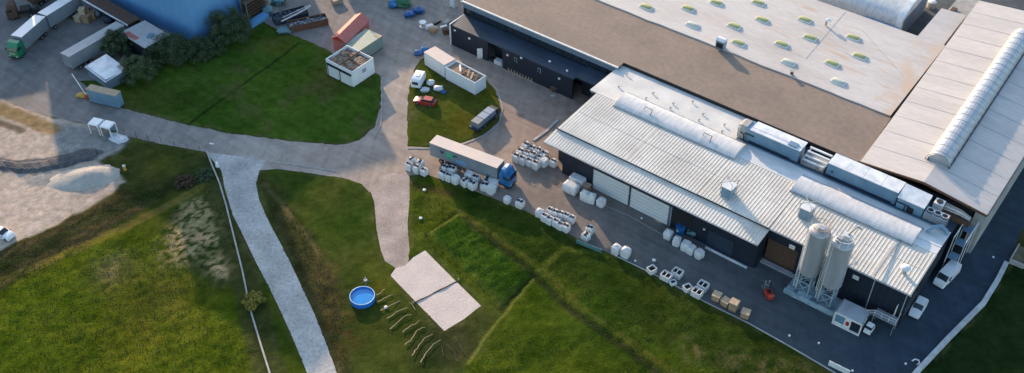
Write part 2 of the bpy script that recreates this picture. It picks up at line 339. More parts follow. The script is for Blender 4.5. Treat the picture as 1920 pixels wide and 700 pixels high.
# large field bottom left, lush and rough
zone([(-400, 640), (0, 520), (100, 478), (250, 440), (400, 400), (455, 560), (500, 720), (500, 900), (-400, 900)], (.078, .100, .008), 1, 1.5, .30)
blob(210, 508, 3.2, (.17, .14, .06), .9, .2); blob(300, 560, 7, (.085, .080, .016), .7); blob(250, 640, 8, YEL, .25)
zone([(300, 430), (360, 365), (405, 350), (425, 420), (450, 540), (400, 545), (340, 500)], (.030, .050, .014), .9, 1.5, .2)
for x, y, r in ((380, 400, 3.2), (350, 440, 3.2), (385, 450, 3), (340, 475, 2.4), (400, 420, 2), (415, 500, 2.5)): blob(x, y, r, (.42, .30, .16), .9, .25, .6)
# brown ditch band between field and building site
zone([(-300, 640), (0, 548), (90, 500), (230, 420), (330, 360), (390, 330), (385, 300), (230, 345), (150, 398), (60, 440), (0, 472), (-300, 560)], (.062, .050, .022), 1, 1.2, .3)
zone([(190, 290), (225, 262), (300, 272), (385, 288), (398, 312), (390, 338), (345, 350), (300, 372), (240, 360), (228, 343), (180, 302)], (.055, .060, .018), .9, 1.0, .22)
blob(300, 310, 3.5, YEL, .3); blob(380, 325, 2.5, (.02, .05, .012), .8, .4); blob(320, 350, 3, DARK, .7)
stroke([(0, 530), (120, 478), (240, 425), (330, 378), (388, 345)], 1.4, (.13, .105, .03), .8)
stroke([(0, 500), (90, 462), (190, 400), (300, 365)], 2.4, DARK, .7)
stroke([(30, 535), (110, 480), (175, 455), (240, 432)], .6, YEL, .6)
# strip by the pale kerb and the triangle between gravel road and path
stroke([(395, 300), (430, 420), (470, 560), (510, 720)], 4.0, (.060, .060, .022), .8, .8, .22)
zone([(480, 322), (640, 335), (690, 350), (700, 400), (712, 470), (735, 520), (835, 622), (900, 590), (930, 560), (1000, 515), (880, 690), (820, 760), (640, 760), (560, 530), (500, 415)], (.050, .066, .014), 1, .8, .12)
zone([(482, 330), (520, 350), (570, 420), (610, 480), (640, 560), (640, 640), (660, 720), (620, 700), (560, 530), (505, 418)], (.060, .050, .020), .9, 1.2, .32)
blob(640, 430, 6, LUSH_SHADE, .8); blob(560, 350, 4, GREEN, .5); blob(640, 620, 4, (.09, .055, .02), .6, .3, 1.2); blob(600, 520, 4, (.085, .065, .025), .6, .3, 1.2)
stroke([(495, 345), (520, 375), (560, 425), (600, 478)], .5, (.15, .12, .05), .7)
blob(695, 500, 3, OLIVE, .8); blob(715, 540, 3, YEL, .4); blob(760, 640, 5, OLIVE, .6); blob(870, 640, 6, (.045, .040, .020), .9, .2); blob(820, 660, 4, DARK, .7)
# field right of the court
zone([(766, 334), (860, 352), (1000, 408), (1150, 482), (1330, 575), (1560, 700), (1600, 900), (840, 900), (880, 690), (1000, 520), (905, 570), (797, 466), (768, 470)], (.058, .078, .007), 1, .8, .22)
blob(810, 380, 4, (.085, .085, .016), .7); blob(1100, 600, 8, LUSH_SHADE, .6); blob(1200, 610, 9, LUSH_SHADE, .8); blob(1350, 650, 9, LUSH_SHADE, .7); blob(1060, 490, 6, LUSH_SHADE, .7); blob(950, 640, 6, GREEN, .5)  # dark green blobs mix lush growth with painted shade
stroke([(775, 350), (860, 365), (1000, 425), (1150, 498), (1400, 622), (1560, 715)], 1.6, (.060, .050, .016), .8, .6)
stroke([(776, 440), (830, 505), (900, 560), (930, 575)], 2.5, (.062, .080, .012), .7, .7)
zone([(860, 345), (1000, 403), (1150, 478), (1330, 570), (1562, 697), (1640, 760), (1480, 760), (1330, 690), (1230, 640), (1130, 560), (1010, 500), (900, 430), (850, 390)], (.030, .048, .008), .85, 1.5, .2)  # dark band along the kerb paints the warehouse shade into the grass
mA = zone([(806, 440), (862, 404), (996, 514), (940, 572)], (.044, .082, .009), 1, .35, .42, edge_noise=False)
rowu = (GX * math.cos(R(-47)) + GY * math.sin(R(-47))); mixc((.020, .034, .006), mA * (.5 + .5 * np.sin(rowu * 2 * math.pi / 1.3)) * .35)
stroke([(800, 442), (862, 398), (1004, 515), (940, 580)], .8, (.020, .026, .008), .85, .3)
stroke([(806, 440), (862, 404), (996, 514), (940, 572), (806, 440)], .5, (.10, .12, .02), .6)
stroke([(872, 412), (1000, 515), (1080, 590), (1180, 660), (1260, 720)], 1.0, (.030, .035, .012), .9, .4)
stroke([(862, 398), (1010, 500), (1100, 585), (1200, 655), (1290, 720)], .7, (.10, .095, .02), .6, .4)
stroke([(1000, 524), (950, 585), (905, 640), (878, 684)], .22, (.16, .17, .03), .85, .25)
stroke([(1150, 480), (1060, 468), (1010, 510)], .9, (.11, .12, .02), .6, .4)
for x, y in ((1380, 675), (1500, 700), (1300, 660), (1440, 690)): blob(x, y, 2.2, (.14, .11, .05), .4, .2, 1.0)
# islands of mown grass
for k, p in ISLES.items():
    d = sdist(wx, wy, wpoly(p)); m = sstep(.4, -.4, d); mixc((.055, .098, .014) if k == 'upper' else (.070, .085, .014), m); rough = rough * (1 - m) + .06 * m
blob(250, 190, 5, (.060, .062, .014), .8); blob(520, 85, 4, (.075, .075, .014), .7); blob(620, 150, 4.5, (.075, .060, .020), .7); blob(330, 190, 5, (.055, .060, .014), .5)
stroke([(560, 82), (470, 150), (400, 200), (352, 235)], .4, (.022, .032, .009), .85, .3); stroke([(560, 92), (470, 160), (405, 206)], .8, (.06, .09, .012), .5)
stroke([(172, 172), (225, 204), (350, 237), (430, 252), (560, 269), (640, 274), (676, 264), (706, 236), (716, 200)], .7, (.075, .060, .028), .8)
blob(870, 230, 3.5, (.10, .075, .012), .6); blob(920, 175, 2.5, YEL, .8); blob(805, 250, 3, OLIVE, .5)
# dark meadow beyond the right wall
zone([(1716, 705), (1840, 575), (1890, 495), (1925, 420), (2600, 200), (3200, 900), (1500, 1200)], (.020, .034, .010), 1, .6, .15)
zone([(1888, 494), (1905, 440), (1960, 380), (1960, 480)], (.10, .080, .03), .9, .8)
# building site: sand, grey rubble shelf
k = sstep(.5, -.5, sd_d); mixc((.45, .36, .30), k); rough = rough * (1 - k) + .10 * k
zone([(95, 235), (170, 236), (235, 262), (225, 282), (182, 298), (110, 300)], (.25, .25, .25), .85, 1.2)  # grey paints the shaded part of the dirt beside the sunlit sand
zone([(-200, 280), (0, 297), (34, 303), (113, 293), (178, 279), (196, 284), (178, 300), (154, 307), (113, 317), (68, 327), (34, 326), (0, 319), (-200, 300)], (.12, .12, .125), .95, .35, .25)
zone([(30, 328), (68, 330), (150, 312), (120, 335), (75, 352), (45, 345)], (.24, .24, .235), .8, .8)
stroke([(-40, 185), (0, 205), (50, 225), (100, 245)], 2.6, (.26, .17, .07), .85, .8); stroke([(-40, 215), (0, 232), (40, 246)], 1.4, (.11, .08, .05), .8)
tint = .82 + .36 * fbm(GX, GY, 9, 3, 2); fine = .72 + .56 * fbm(GX, GY, 1.6, 3, 9)
m1 = np.clip((fbm(GX, GY, 5, 4, 41) - .5) * 5, -1, 1); m2 = np.clip((fbm(GX, GY, 2.2, 3, 51) - .52) * 5, 0, 1); gk = sstep(0, .6, sd_f) * sstep(.2, .8, sd_d)
col *= (1 + gk[..., None] * m1[..., None] * np.array([.22, .13, .15])); col *= (1 - (gk * m2)[..., None] * np.array([.34, .24, .34]) * (.35 + .65 * np.clip(rough / .25, 0, 1))[..., None])
lawn = sstep(.3, -.3, sd_i); mow = np.sin((GX * .62 + GY * .78 + (fbm(GX, GY, 12, 2, 61) - .5) * 3) * 2 * math.pi / 2.4) * lawn * .07; col *= (1 + mow)[..., None]
worn = lawn * np.clip((fbm(GX, GY, 3.5, 4, 71) - .56) * 7, 0, 1) * .5; mixc((.105, .095, .035), worn)
brd = np.exp(-((sd_f - .25) / .45) ** 2) * gk * np.clip((fbm(GX, GY, 2.0, 3, 81) - .40) * 4, 0, 1) * .7; mixc((.13, .11, .055), brd)
col *= (tint * (1 + (fine - 1) * (.35 + .65 * np.clip(rough / .25, 0, 1))))[..., None]
gz = np.clip(sd_f * .35, -.10, .07) + np.clip(rough, 0, 1) * (fbm(GX, GY, 1.1, 3, 21) - .35) * 1.2 * sstep(.1, .9, sd_f)
gz += mA * .35
inside = (np.abs(GX) < 115) & (GY > 80) & (GY < 204)
gz = np.where(inside, gz, -.1)
nv = N[0] * N[1]; V = np.stack([GX.ravel(), GY.ravel(), gz.ravel()], 1)
idx = np.arange(nv).reshape(N); F = np.stack([idx[:-1, :-1].ravel(), idx[:-1, 1:].ravel(), idx[1:, 1:].ravel(), idx[1:, :-1].ravel()], 1)
me = bpy.data.meshes.new('ground'); me.vertices.add(nv); me.vertices.foreach_set('co', V.ravel())
me.loops.add(F.size); me.loops.foreach_set('vertex_index', F.ravel()); me.polygons.add(len(F)); me.polygons.foreach_set('loop_start', np.arange(0, F.size, 4))
me.update(calc_edges=True); me.polygons.foreach_set('use_smooth', [True] * len(F))
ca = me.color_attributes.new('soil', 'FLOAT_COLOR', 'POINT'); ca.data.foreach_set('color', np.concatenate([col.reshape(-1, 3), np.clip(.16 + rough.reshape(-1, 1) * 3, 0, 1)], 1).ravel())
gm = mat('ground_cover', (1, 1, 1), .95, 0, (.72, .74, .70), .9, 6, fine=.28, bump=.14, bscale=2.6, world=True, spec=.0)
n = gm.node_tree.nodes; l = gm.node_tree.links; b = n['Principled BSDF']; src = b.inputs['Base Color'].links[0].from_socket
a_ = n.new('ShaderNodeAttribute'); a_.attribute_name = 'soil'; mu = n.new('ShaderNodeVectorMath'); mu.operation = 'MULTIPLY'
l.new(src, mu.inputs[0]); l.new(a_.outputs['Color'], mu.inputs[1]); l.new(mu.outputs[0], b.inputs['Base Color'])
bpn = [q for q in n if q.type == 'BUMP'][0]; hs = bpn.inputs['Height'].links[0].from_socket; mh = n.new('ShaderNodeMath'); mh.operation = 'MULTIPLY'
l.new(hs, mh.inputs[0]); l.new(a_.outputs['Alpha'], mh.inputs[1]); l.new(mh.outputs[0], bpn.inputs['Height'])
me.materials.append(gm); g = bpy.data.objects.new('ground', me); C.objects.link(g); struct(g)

def sheet(name, pts, z, m):
    P = wpoly(pts); mb = MB(); mb.add([(x, y, z) for x, y in P], [tuple(range(len(P)))]); o = mb.build(name, m, fix=False)
    if o.data.polygons[0].normal.z < 0: o.data.flip_normals()
    return struct(o)
sheet('asphalt_yard', HARD['asphalt'], .000, 'asphalt'); sheet('gravel_road', HARD['gravel'], .012, 'gravel_road')
sheet('footpath', HARD['path'], .020, 'path'); sheet('sand_court', HARD['court'], .030, 'sand')
mat('dark_gravel', (.095, .095, .10), .95, 0, (.055, .055, .06), 1.2, fine=.35, bump=.2, bscale=3)
# pale verge and painted marks
def ribbon(name, pts, wd, z, h, m, parent=None):
    P = [Vector(at(*p)) for p in pts]; mb = MB(); Lf = []; Rt = []
    for i, p in enumerate(P):
        d = (P[min(i + 1, len(P) - 1)] - P[max(i - 1, 0)]).normalized(); nn = Vector((-d.y, d.x)) * wd / 2; Lf.append(p + nn); Rt.append(p - nn)
    rings = [[(a.x, a.y, z), (a.x, a.y, z + h), (c.x, c.y, z + h), (c.x, c.y, z)] for a, c in zip(Lf, Rt)]
    return mb.loft(rings).build(name, m, parent)
def bank():
    top = [(-60, 296), (0, 299), (34, 304), (75, 300), (113, 294), (150, 285), (180, 279)]; low = [(-60, 322), (0, 321), (34, 328), (75, 327), (113, 318), (152, 309), (182, 300)]; rb = random.Random(3); A_, B_ = [], []
    for P_, Q_ in ((top, A_), (low, B_)):
        for p, q in zip(P_[:-1], P_[1:]):
            for i in range(5): Q_.append(Vector(at(p[0] + (q[0] - p[0]) * i / 5, p[1] + (q[1] - p[1]) * i / 5 + rb.uniform(-1, 1))))
        Q_.append(Vector(at(*P_[-1])))
    rings = []
    for a, b_ in zip(A_, B_):
        m1, m2 = a.lerp(b_, .3), a.lerp(b_, .7); rings.append([(a.x, a.y, -.05), (m1.x, m1.y, .55 + rb.uniform(-.15, .15)), (m2.x, m2.y, .45 + rb.uniform(-.15, .15)), (b_.x, b_.y, -.05), (a.x, a.y, -.3)])
    return MB().loft(rings).build('embankment', 'dark_gravel')
struct(bank())
struct(ribbon('verge_strip', [(500, 309), (560, 318), (638, 330)], 1.1, -.01, .025, 'path'))
struct(ribbon('kerb', [(508, 304), (560, 310), (632, 322)], .18, 0, .09, 'concrete'))
struct(ribbon('kerb', [(388, 285), (398, 312), (412, 345), (424, 385), (440, 450), (455, 510), (462, 545), (472, 590), (490, 650), (512, 720)], .26, 0, .36, 'concrete'))
struct(ribbon('kerb', [(1000, 264), (1024, 247), (1046, 226)], .5, 0, .16, 'concrete'))
struct(ribbon('kerb', [(700, 262), (714, 236), (716, 195), (716, 145)], .16, 0, .1, 'concrete'))
struct(ribbon('kerb', [(764, 279), (834, 279), (872, 270), (908, 255), (936, 232), (943, 205), (934, 172), (908, 138)], .18, 0, .1, 'concrete'))
struct(ribbon('kerb', [(1145, 476), (1230, 517), (1330, 571), (1402, 606), (1482, 651), (1562, 698), (1640, 746)], .22, 0, .10, 'concrete'))
struct(ribbon('road_seam', [(1102, 372), (1180, 405), (1262, 452)], .10, -.002, .008, 'concrete'))
tag(ribbon('boundary_wall', [(1680, 745), (1718, 700), (1782, 632), (1843, 571), (1870, 527), (1886, 495)], .75, 0, .55, 'kerb_white'), 'long low pale concrete wall between the dark yard and the dark meadow', 'wall')

# ------------------------------------------------------------------ loose tall grass and weeds
def weeds(name, m, count, cond, hmin, hmax, seed):
    rg = np.random.default_rng(seed); ys, xs = np.nonzero(cond); pick = rg.integers(0, len(ys), count)
    X = GX[ys[pick], xs[pick]] + rg.uniform(-.25, .25, count); Y = GY[ys[pick], xs[pick]] + rg.uniform(-.25, .25, count); Z = gz[ys[pick], xs[pick]]
    a = rg.uniform(0, 2 * math.pi, count); h = rg.uniform(hmin, hmax, count); wd = h * rg.uniform(.35, .8, count); lean = rg.uniform(-.5, .5, (count, 2)) * h[:, None]
    v = np.zeros((count, 3, 3)); v[:, 0] = np.stack([X - np.cos(a) * wd / 2, Y - np.sin(a) * wd / 2, Z - .03], 1); v[:, 1] = np.stack([X + np.cos(a) * wd / 2, Y + np.sin(a) * wd / 2, Z - .03], 1)
    v[:, 2] = np.stack([X + lean[:, 0], Y + lean[:, 1], Z + h], 1)
    me = bpy.data.meshes.new(name); me.vertices.add(count * 3); me.vertices.foreach_set('co', v.ravel()); me.loops.add(count * 3); me.loops.foreach_set('vertex_index', np.arange(count * 3))
    me.polygons.add(count); me.polygons.foreach_set('loop_start', np.arange(0, count * 3, 3)); me.update(calc_edges=True); me.materials.append(MATS[m])
    o = bpy.data.objects.new(name, me); C.objects.link(o); o['kind'] = 'stuff'; return o
patch = fbm(GX, GY, 4, 3, 31); site = sd_d > .8
tag(weeds('tall_grass', 'weed_green', 22000, inside & (sd_f > .5) & site & (rough > .2) & (patch > .44), .10, .26, 1), 'rough green grass tufts of the unmown fields', 'grass')
tag(weeds('dry_weeds', 'weed_dry', 7000, inside & (sd_f > .3) & site & (rough > .24) & (patch < .47), .10, .30, 2), 'dry brown and yellow weeds on the rough banks', 'weeds')

# ------------------------------------------------------------------ factory: metal warehouse
wh = thing('metal_warehouse', 'long warehouse with pale ribbed metal roof, barrel rooflights and near-black walls', 'warehouse', (*O0, 0), AX)
def ribbed(u0, u1, pts, pitch=.56, d=.042):          # ribs run along v; pts = [(v, z), ...]
    mb = MB(); n = int((u1 - u0) / pitch); prof = []
    for i in range(n): prof += [(u0 + i * pitch, 0), (u0 + (i + .62) * pitch, 0), (u0 + (i + .70) * pitch, d), (u0 + (i + .92) * pitch, d)]
    prof.append((u1, 0)); vs = [(u, v, z + dz) for v, z in pts for u, dz in prof]; m_ = len(prof)
    vs += [(u, v, z - .12) for v, z in pts for u in (u0, u1)]
    fs = [(k * m_ + i, k * m_ + i + 1, (k + 1) * m_ + i + 1, (k + 1) * m_ + i) for k in range(len(pts) - 1) for i in range(m_ - 1)]
    q = len(pts) * m_
    for k in range(len(pts) - 1):
        a0 = q + 2 * k; fs += [(k * m_, (k + 1) * m_, a0 + 2, a0), (k * m_ + m_ - 1, (k + 1) * m_ + m_ - 1, a0 + 3, a0 + 1), (a0, a0 + 1, a0 + 3, a0 + 2)]
    fs += [tuple([i for i in range(m_)] + [q + 1, q]), tuple([(len(pts) - 1) * m_ + i for i in range(m_)] + [q + 2 * len(pts) - 1, q + 2 * len(pts) - 2])]
    return mb.add(vs, fs)
rf = ribbed(-.2, 14.3, [(-.15, 7.2), (11.9, 7.72)]).build('roof', 'tin', wh, label='ribbed pale metal roof slope at the far end'); rf.data.name = 'roof'
ribbed(14.35, 27.9, [(-.15, 7.2), (11.3, 7.70)]).build('roof', 'tin', wh, label='ribbed pale metal roof slope beside the long rooflight')
ribbed(27.98, 40.9, [(-.15, 7.24), (11.6, 7.74)]).build('roof', 'tin', wh, label='ribbed pale metal roof slope with a roof vent box')
ribbed(40.98, 58.3, [(-.15, 7.2), (10.2, 7.70)]).build('roof', 'tin', wh, label='ribbed pale metal roof slope behind the silos')
ribbed(58.38, 64.1, [(-.15, 7.2), (9.8, 7.66)]).build('roof', 'tin', wh, label='ribbed pale metal roof slope with the chimney cowl')
ribbed(-.55, 41.0, [(-3.75, 6.3), (-.02, 6.78)]).build('canopy_roof', 'tin', wh)
MB().box((20.2, -.08, 6.98), (41.6, .10, .30)).build('step_flashing', 'dark_clad', wh)
MB().prism([(-1.7, 11.95), (27.9, 11.95), (27.9, 22.2), (-1.7, 22.2)], 7.4, [7.74, 7.74, 7.55, 7.55]).build('flat_roof', 'white_metal', wh)
MB().prism([(27.95, 11.65), (64.0, 11.65), (64.0, 16.0), (27.95, 16.0)], 7.4, [7.76, 7.76, 7.62, 7.62]).build('flat_roof', 'flat_metal', wh, label='smooth grey metal roof strip along the gutter walkway')
MB().prism([(58.4, 9.85), (64.0, 9.85), (64.0, 11.6), (58.4, 11.6)], 7.4, 7.70).build('flat_roof', 'flat_metal', wh)
MB().prism([(40.98, 10.25), (58.35, 10.25), (58.35, 11.6), (40.98, 11.6)], 7.4, 7.66).build('flat_roof', 'flat_metal', wh)
# walls (thick slabs), canopy front wall at v=-2.6
wl = MB(); wl.box((6.0, -2.5, 3.1), (6.4, .3, 6.2)); wl.box((25.0, -2.5, 5.4), (31.6, .3, 1.6)); wl.box((33.0, -2.5, 2.3), (15.5, .3, 4.6)); wl.box((9.3, -2.5, 2.3), (.3, .3, 4.6))
wl.box((40.75, -1.2, 3.2), (.3, 2.4, 6.4)); wl.box((2.9, -1.2, 3.1), (.3, 2.4, 6.2)); wl.build('wall', 'dark_clad', wh, label='near-black cladding under the canopy')
wl = MB(); wl.box((43.6, .05, 6.1), (5.6, .3, 2.0)); wl.box((55.2, .05, 3.55), (17.6, .3, 7.1)); wl.box((63.85, 8.1, 3.55), (.3, 15.8, 7.1)); wl.box((.2, 8, 3.5), (.3, 16, 7.0)); wl.box((1.6, .05, 3.5), (2.8, .3, 7.0))
wl.box((-1.4, 17, 3.6), (.3, 10, 7.2)); wl.box((-.6, 12.1, 3.6), (1.6, .3, 7.2)); wl.box((31.1, 22.05, 3.6), (65.5, .2, 7.0)); wl.build('wall', 'dark_clad', wh, label='near-black cladding of the main hall')
for k in range(26):
    u = 27.5 + .5 * k
    if 31.9 < u < 36.9: continue
    MB().box((u, -2.67, 2.3), (.06, .05, 4.5)).build('cladding_joint', 'dark_roof', wh)
for k in range(17): MB().box((47.2 + 1.0 * k, -.12, 3.5), (.06, .05, 6.9)).build('cladding_joint', 'dark_roof', wh)
MB().box((20.2, -3.86, 6.22), (41.6, .16, .16)).build('eave_gutter', 'galv', wh); MB().box((52.6, -.26, 7.08), (23.2, .16, .16)).build('eave_gutter', 'galv', wh)
for u in (46.9, 58.6, 63.6): MB().box((u, -.2, 3.5), (.14, .14, 7.0)).build('downpipe', 'paint_grey', wh)
for v, z in ((5.6, 7.475),): MB().box((32.0, v, z + .012), (63.4, .05, .03)).build('lap_joint', 'hall_roof', wh)
for i, (a, c) in enumerate(((9.45, 16.75), (17.1, 24.6))):
    d = MB().box(((a + c) / 2, -2.70, 2.3), (c - a, .10, 4.3)).build('sliding_door', 'door_white', wh)
    for zz in (.9, 1.6, 2.3, 3.0, 3.7): MB().box(((a + c) / 2, -2.76, zz), (c - a - .1, .02, .04)).build('panel_joint', 'galv', d)
    fr = MB()
    for u in (a, c): fr.box((u, -2.74, 2.3), (.12, .12, 4.4))
    fr.box(((a + c) / 2, -2.74, 4.52), (c - a + .1, .12, .1)); fr.build('door_frame', 'galv', d)
MB().box((24.95, -2.70, 2.3), (.35, .12, 4.4)).build('downpipe', 'fascia', wh)
MB().box((27.1, -2.67, 2.2), (4.0, .05, 4.4)).build('open_doorway', 'black', wh)
MB().box((34.4, -2.69, 1.7), (4.6, .08, 3.4)).build('shutter_door', 'dark_roof', wh)
MB().box((43.6, .6, 2.55), (5.2, .2, 5.1)).build('shutter_door', 'rust', wh, label='dark brown recessed loading door')
MB().box((43.9, -.35, .12), (6.2, .9, .24)).build('threshold', 'paint_grey', wh)
MB().box((36.1, -3.35, .14), (7.6, .28, .28)).build('loading_kerb', 'ahu_white', wh)
for u in (45.2, 55.8):
    p = MB().box((u, -.16, 5.6), (.95, .06, .75)).build('sign_plate', 'trim_white', wh)
    q = MB()
    for k in range(3): q.box((u - .26 + .26 * k, -.20, 5.6), (.14, .02, .26))
    q.build('pictogram', 'paint_grey', p)
lam = MB().box((31.3, -2.8, 3.2), (.3, .25, .2)); lam.build('wall_lamp', 'trim_white', wh)
def barrel(u0, u1, v0, v1, z, rise, parent, m='translucent', name='barrel_rooflight', ribs=0):
    n_, rings = 12, []
    K = max(2, int((u1 - u0) / 1.2)); 
    for k in range(K + 1):
        u = u0 + (u1 - u0) * k / K; ring = [(u, v0, z - .05)]
        for i in range(n_ + 1):
            t = math.pi * i / n_; ring.append((u, (v0 + v1) / 2 - (v1 - v0) / 2 * math.cos(t), z + rise * math.sin(t)))
        ring.append((u, v1, z - .05)); rings.append(ring)
    o = MB().loft(rings).build(name, m, parent, smooth=False)
    cu = MB()
    for v in (v0 - .06, v1 + .06): cu.box(((u0 + u1) / 2, v, z + .06), (u1 - u0 + .3, .12, .3))
    cu.build('curb', 'galv', o)
    return o
t1 = barrel(4.4, 28.6, 10.6, 15.2, 7.72, .85, wh); t2 = barrel(39.8, 60.2, 9.3, 13.9, 7.75, .80, wh)
for u in (10.6, 22.6):
    mb = MB(); mb.tube([(u - .9, 12.2, 8.5), (u - .9, 12.4, 8.95), (u + .7, 12.4, 8.95), (u + .9, 11.2, 8.2)], .06, 6); mb.build('hoop_rail', 'black', t1)
for (u, v) in ((2.0, 15.8), (1.0, 20.0), (8.0, 18.0), (7.8, 15.9), (12.5, 17.6), (12.8, 16.1), (15.0, 20.2), (18.3, 18.2), (18.6, 16.2), (22.8, 17.8), (23.4, 15.9), (25.0, 19.2)):
    MB().tube([(u, v, 7.55), (u, v, 7.95)], .10, 6).tube([(u - .1, v, 7.95), (u + .3, v + .1, 8.02)], .12, 6).build('vent_pipe', 'galv', wh)
def vent_box(u, v, z, s=1.7, h=1.9):
    b_ = MB().box((u, v, z + h / 2 - .2), (s, s * 1.1, h + .3)).build('vent_box', 'ahu_blue', wh)
    mb = MB()
    for sx in (-1, 1):
        for sy in (-1, 1): mb.tube([(u + sx * s * .55, v + sy * s * .6, z), (u + sx * s * .55, v + sy * s * .6, z + h + 1.0)], .05, 5)
    for a, c in (((-1, -1), (1, 1)), ((-1, 1), (1, -1))): mb.tube([(u + a[0] * s * .6, v + a[1] * s * .65, z + h + 1.0), (u + c[0] * s * .6, v + c[1] * s * .65, z + h + 1.0)], .06, 5)
    mb.build('cage', 'concrete', b_)
    MB().box((u, v, z + h + .12), (s * 1.1, s * 1.2, .12)).build('lid', 'ahu_white', b_)
vent_box(32.0, 2.6, 7.35); vent_box(44.3, 5.6, 7.5)
cw = MB().cyl((61.5, 3.3, 8.0), .32, 1.1).build('chimney', 'galv', wh, smooth=True); MB().dome((61.5, 3.3, 8.5), .8, .45).build('cowl', 'ahu_white', cw, smooth=True)
MB().box((58.35, 4.8, 7.72), (.25, 9.8, .14)).build('ridge_strip', 'galv', wh)
# gutter walkway
MB().box((45, 16.05, 7.62), (37.5, .5, .30)).box((45, 16.75, 7.45), (37.5, .6, .1)).build('gutter', 'dark_roof', wh)
MB().box((45, 15.65, 7.8), (37.5, .10, .12)).build('gutter_rail', 'ahu_blue', wh)
MB().prism([(26, 16.3), (64, 16.3), (64, 22.0), (26, 22.0)], 6.6, 6.9).build('valley_floor', 'dark_roof', wh)
MB().box((20, .7 - .9, 7.12), (.01, .01, .01))

# rooftop plant standing in the valley (low units)
def W3(u, v, z): p = L(u, v); return (p[0], p[1], z)
ahu = thing('air_handling_unit', 'long blue rooftop air handling unit with white lid and rounded grey intake end', 'ventilation unit', W3(27, 16.4, 6.9), AX)
MB().box((5.4, 1.5, 1.9), (10.0, 2.8, 3.8)).build('casing', 'ahu_blue', ahu)
MB().box((5.9, 1.55, 3.88), (9.3, 3.1, .16)).box((5.9, 1.0, 3.99), (9.3, .05, .06)).build('lid', 'ahu_white', ahu)
MB().loft([[(x, y * s_ + 1.5, 2.0 + z * s_) for y, z in ((-1.5, -2), (-1.5, 1.2), (-1.1, 2), (1.1, 2), (1.5, 1.2), (1.5, -2))] for x, s_ in ((.5, 1), (-.6, 1.0), (-1.1, .8))]).build('intake_hood', 'concrete', ahu)
MB().box((5.2, .03, 1.1), (7.6, .06, .3)).box((1.2, .02, 2.6), (1.8, .08, .3)).build('louvre', 'dark_roof', ahu)
MB().box((8.9, .9, 4.05), (1.6, 1.2, .25)).build('hatch', 'ahu_blue', ahu)
MB().tube([(-.4, -.2, 2.6), (.4, -.3, 2.4), (.5, -.3, 1.0), (1.4, -.3, .8)], .12, 6).build('pipe', 'black', ahu)
br = thing('pipe_bridge', 'open steel pipe rack with white beams between the two rooftop units', 'pipe rack', W3(37.9, 16.5, 6.9), AX)
for k in range(4): MB().box((2.1, .5 + .9 * k, 1.6 + .25 * k), (4.0, .35, .22)).build('beam', 'ahu_white', br)
MB().box((.2, 1.8, .9), (.2, 3.6, 1.9)).box((4.1, 1.8, .9), (.2, 3.6, 1.9)).build('frame', 'galv', br)
MB().box((2.1, 1.8, .5), (3.8, 3.2, .8)).build('tray', 'concrete', br)
ct = thing('cooling_unit', 'very long blue metal rooftop plant casing with a broad white top', 'ventilation unit', W3(42.4, 16.5, 6.9), AX)
MB().box((6.1, 1.6, 1.9), (12.0, 3.0, 3.8)).build('casing', 'ahu_blue', ct)
lid = MB()
for k in range(4): lid.box((1.6 + 3.02 * k, 1.7, 3.88), (2.98, 3.4, .16))
lid.build('lid', 'ahu_white', ct)
MB().box((5.8, .06, 1.0), (11.2, .08, .4)).build('cable_tray', 'dark_roof', ct); MB().box((1.1, .06, 2.2), (.3, .08, .4)).build('louvre', 'dark_roof', ct)
ct2 = thing('fan_unit', 'short blue rooftop fan unit with sloping white hood and black side opening', 'ventilation unit', W3(54.7, 16.0, 6.9), AX)
MB().box((2.2, 1.6, 1.7), (4.2, 3.0, 3.4)).build('casing', 'ahu_blue', ct2)
MB().prism([(0, -.1), (4.4, -.1), (4.4, 3.4), (0, 3.4)], 3.42, [3.6, 3.5, 4.1, 4.3]).build('hood', 'ahu_white', ct2)
MB().box((2.4, .04, 1.6), (1.1, .06, 1.4)).build('opening', 'black', ct2); MB().box((1.0, .02, 2.4), (2.4, .10, .24)).box((1.5, .0, 1.4), (.22, .12, 2.2)).build('duct', 'dark_roof', ct2)
cu = thing('condenser', 'grey-green condenser with a row of three round fans at the roof corner', 'condenser', W3(59.3, 16.0, 6.9), AX)
MB().box((1.7, 1.0, 1.1), (3.6, 1.8, 2.2)).build('casing', 'galv', cu)
for k in range(3):
    f_ = MB().cyl((.6 + 1.15 * k, 1.0, 2.3), .48, .25).build('fan', 'black', cu, smooth=True); MB().tube([(.6 + 1.15 * k + .52 * math.cos(a * math.pi / 8), 1.0 + .52 * math.sin(a * math.pi / 8), 2.43) for a in range(17)], .05, 5).build('ring', 'ahu_white', f_)
cu2 = thing('condenser', 'small white condenser with one round fan under the hall roof edge', 'condenser', W3(59.6, 19.2, 6.9), AX)
MB().box((.7, .8, 1.1), (1.5, 1.5, 2.2)).build('casing', 'ahu_white', cu2); MB().cyl((.7, .8, 2.26), .52, .14).build('fan', 'black', cu2, smooth=True)
pr = thing('pipe_rack', 'tangle of thin pipes and cables in the dark gap before the white hall', 'pipes', W3(61.2, 19.4, 6.9), AX)
for k in range(5): MB().tube([(0, .2 + .28 * k, 1.5 + .1 * k), (2.6, .1 + .3 * k, 1.7), (4.2, .4 + .2 * k, 1.2)], .09, 6).build('pipe', ('galv', 'wood_pale', 'ahu_white')[k % 3], pr)
MB().box((2.2, .8, .5), (4.4, 1.6, 1.0)).build('base', 'rust', pr)
dc = thing('exhaust_duct', 'bent pale grey duct at the roof end near the gutter', 'duct', W3(61.0, 13.6, 7.7), AX)
MB().tube([(0, 0, .2), (.5, .8, .8), (1.5, 1.6, 1.0), (2.4, 1.6, .5), (2.6, 1.5, -.1)], .32, 8).build('duct', 'ahu_blue', dc, smooth=True)
for o_ in (ahu, ct, ct2): o_.scale = (1, .92, .86)
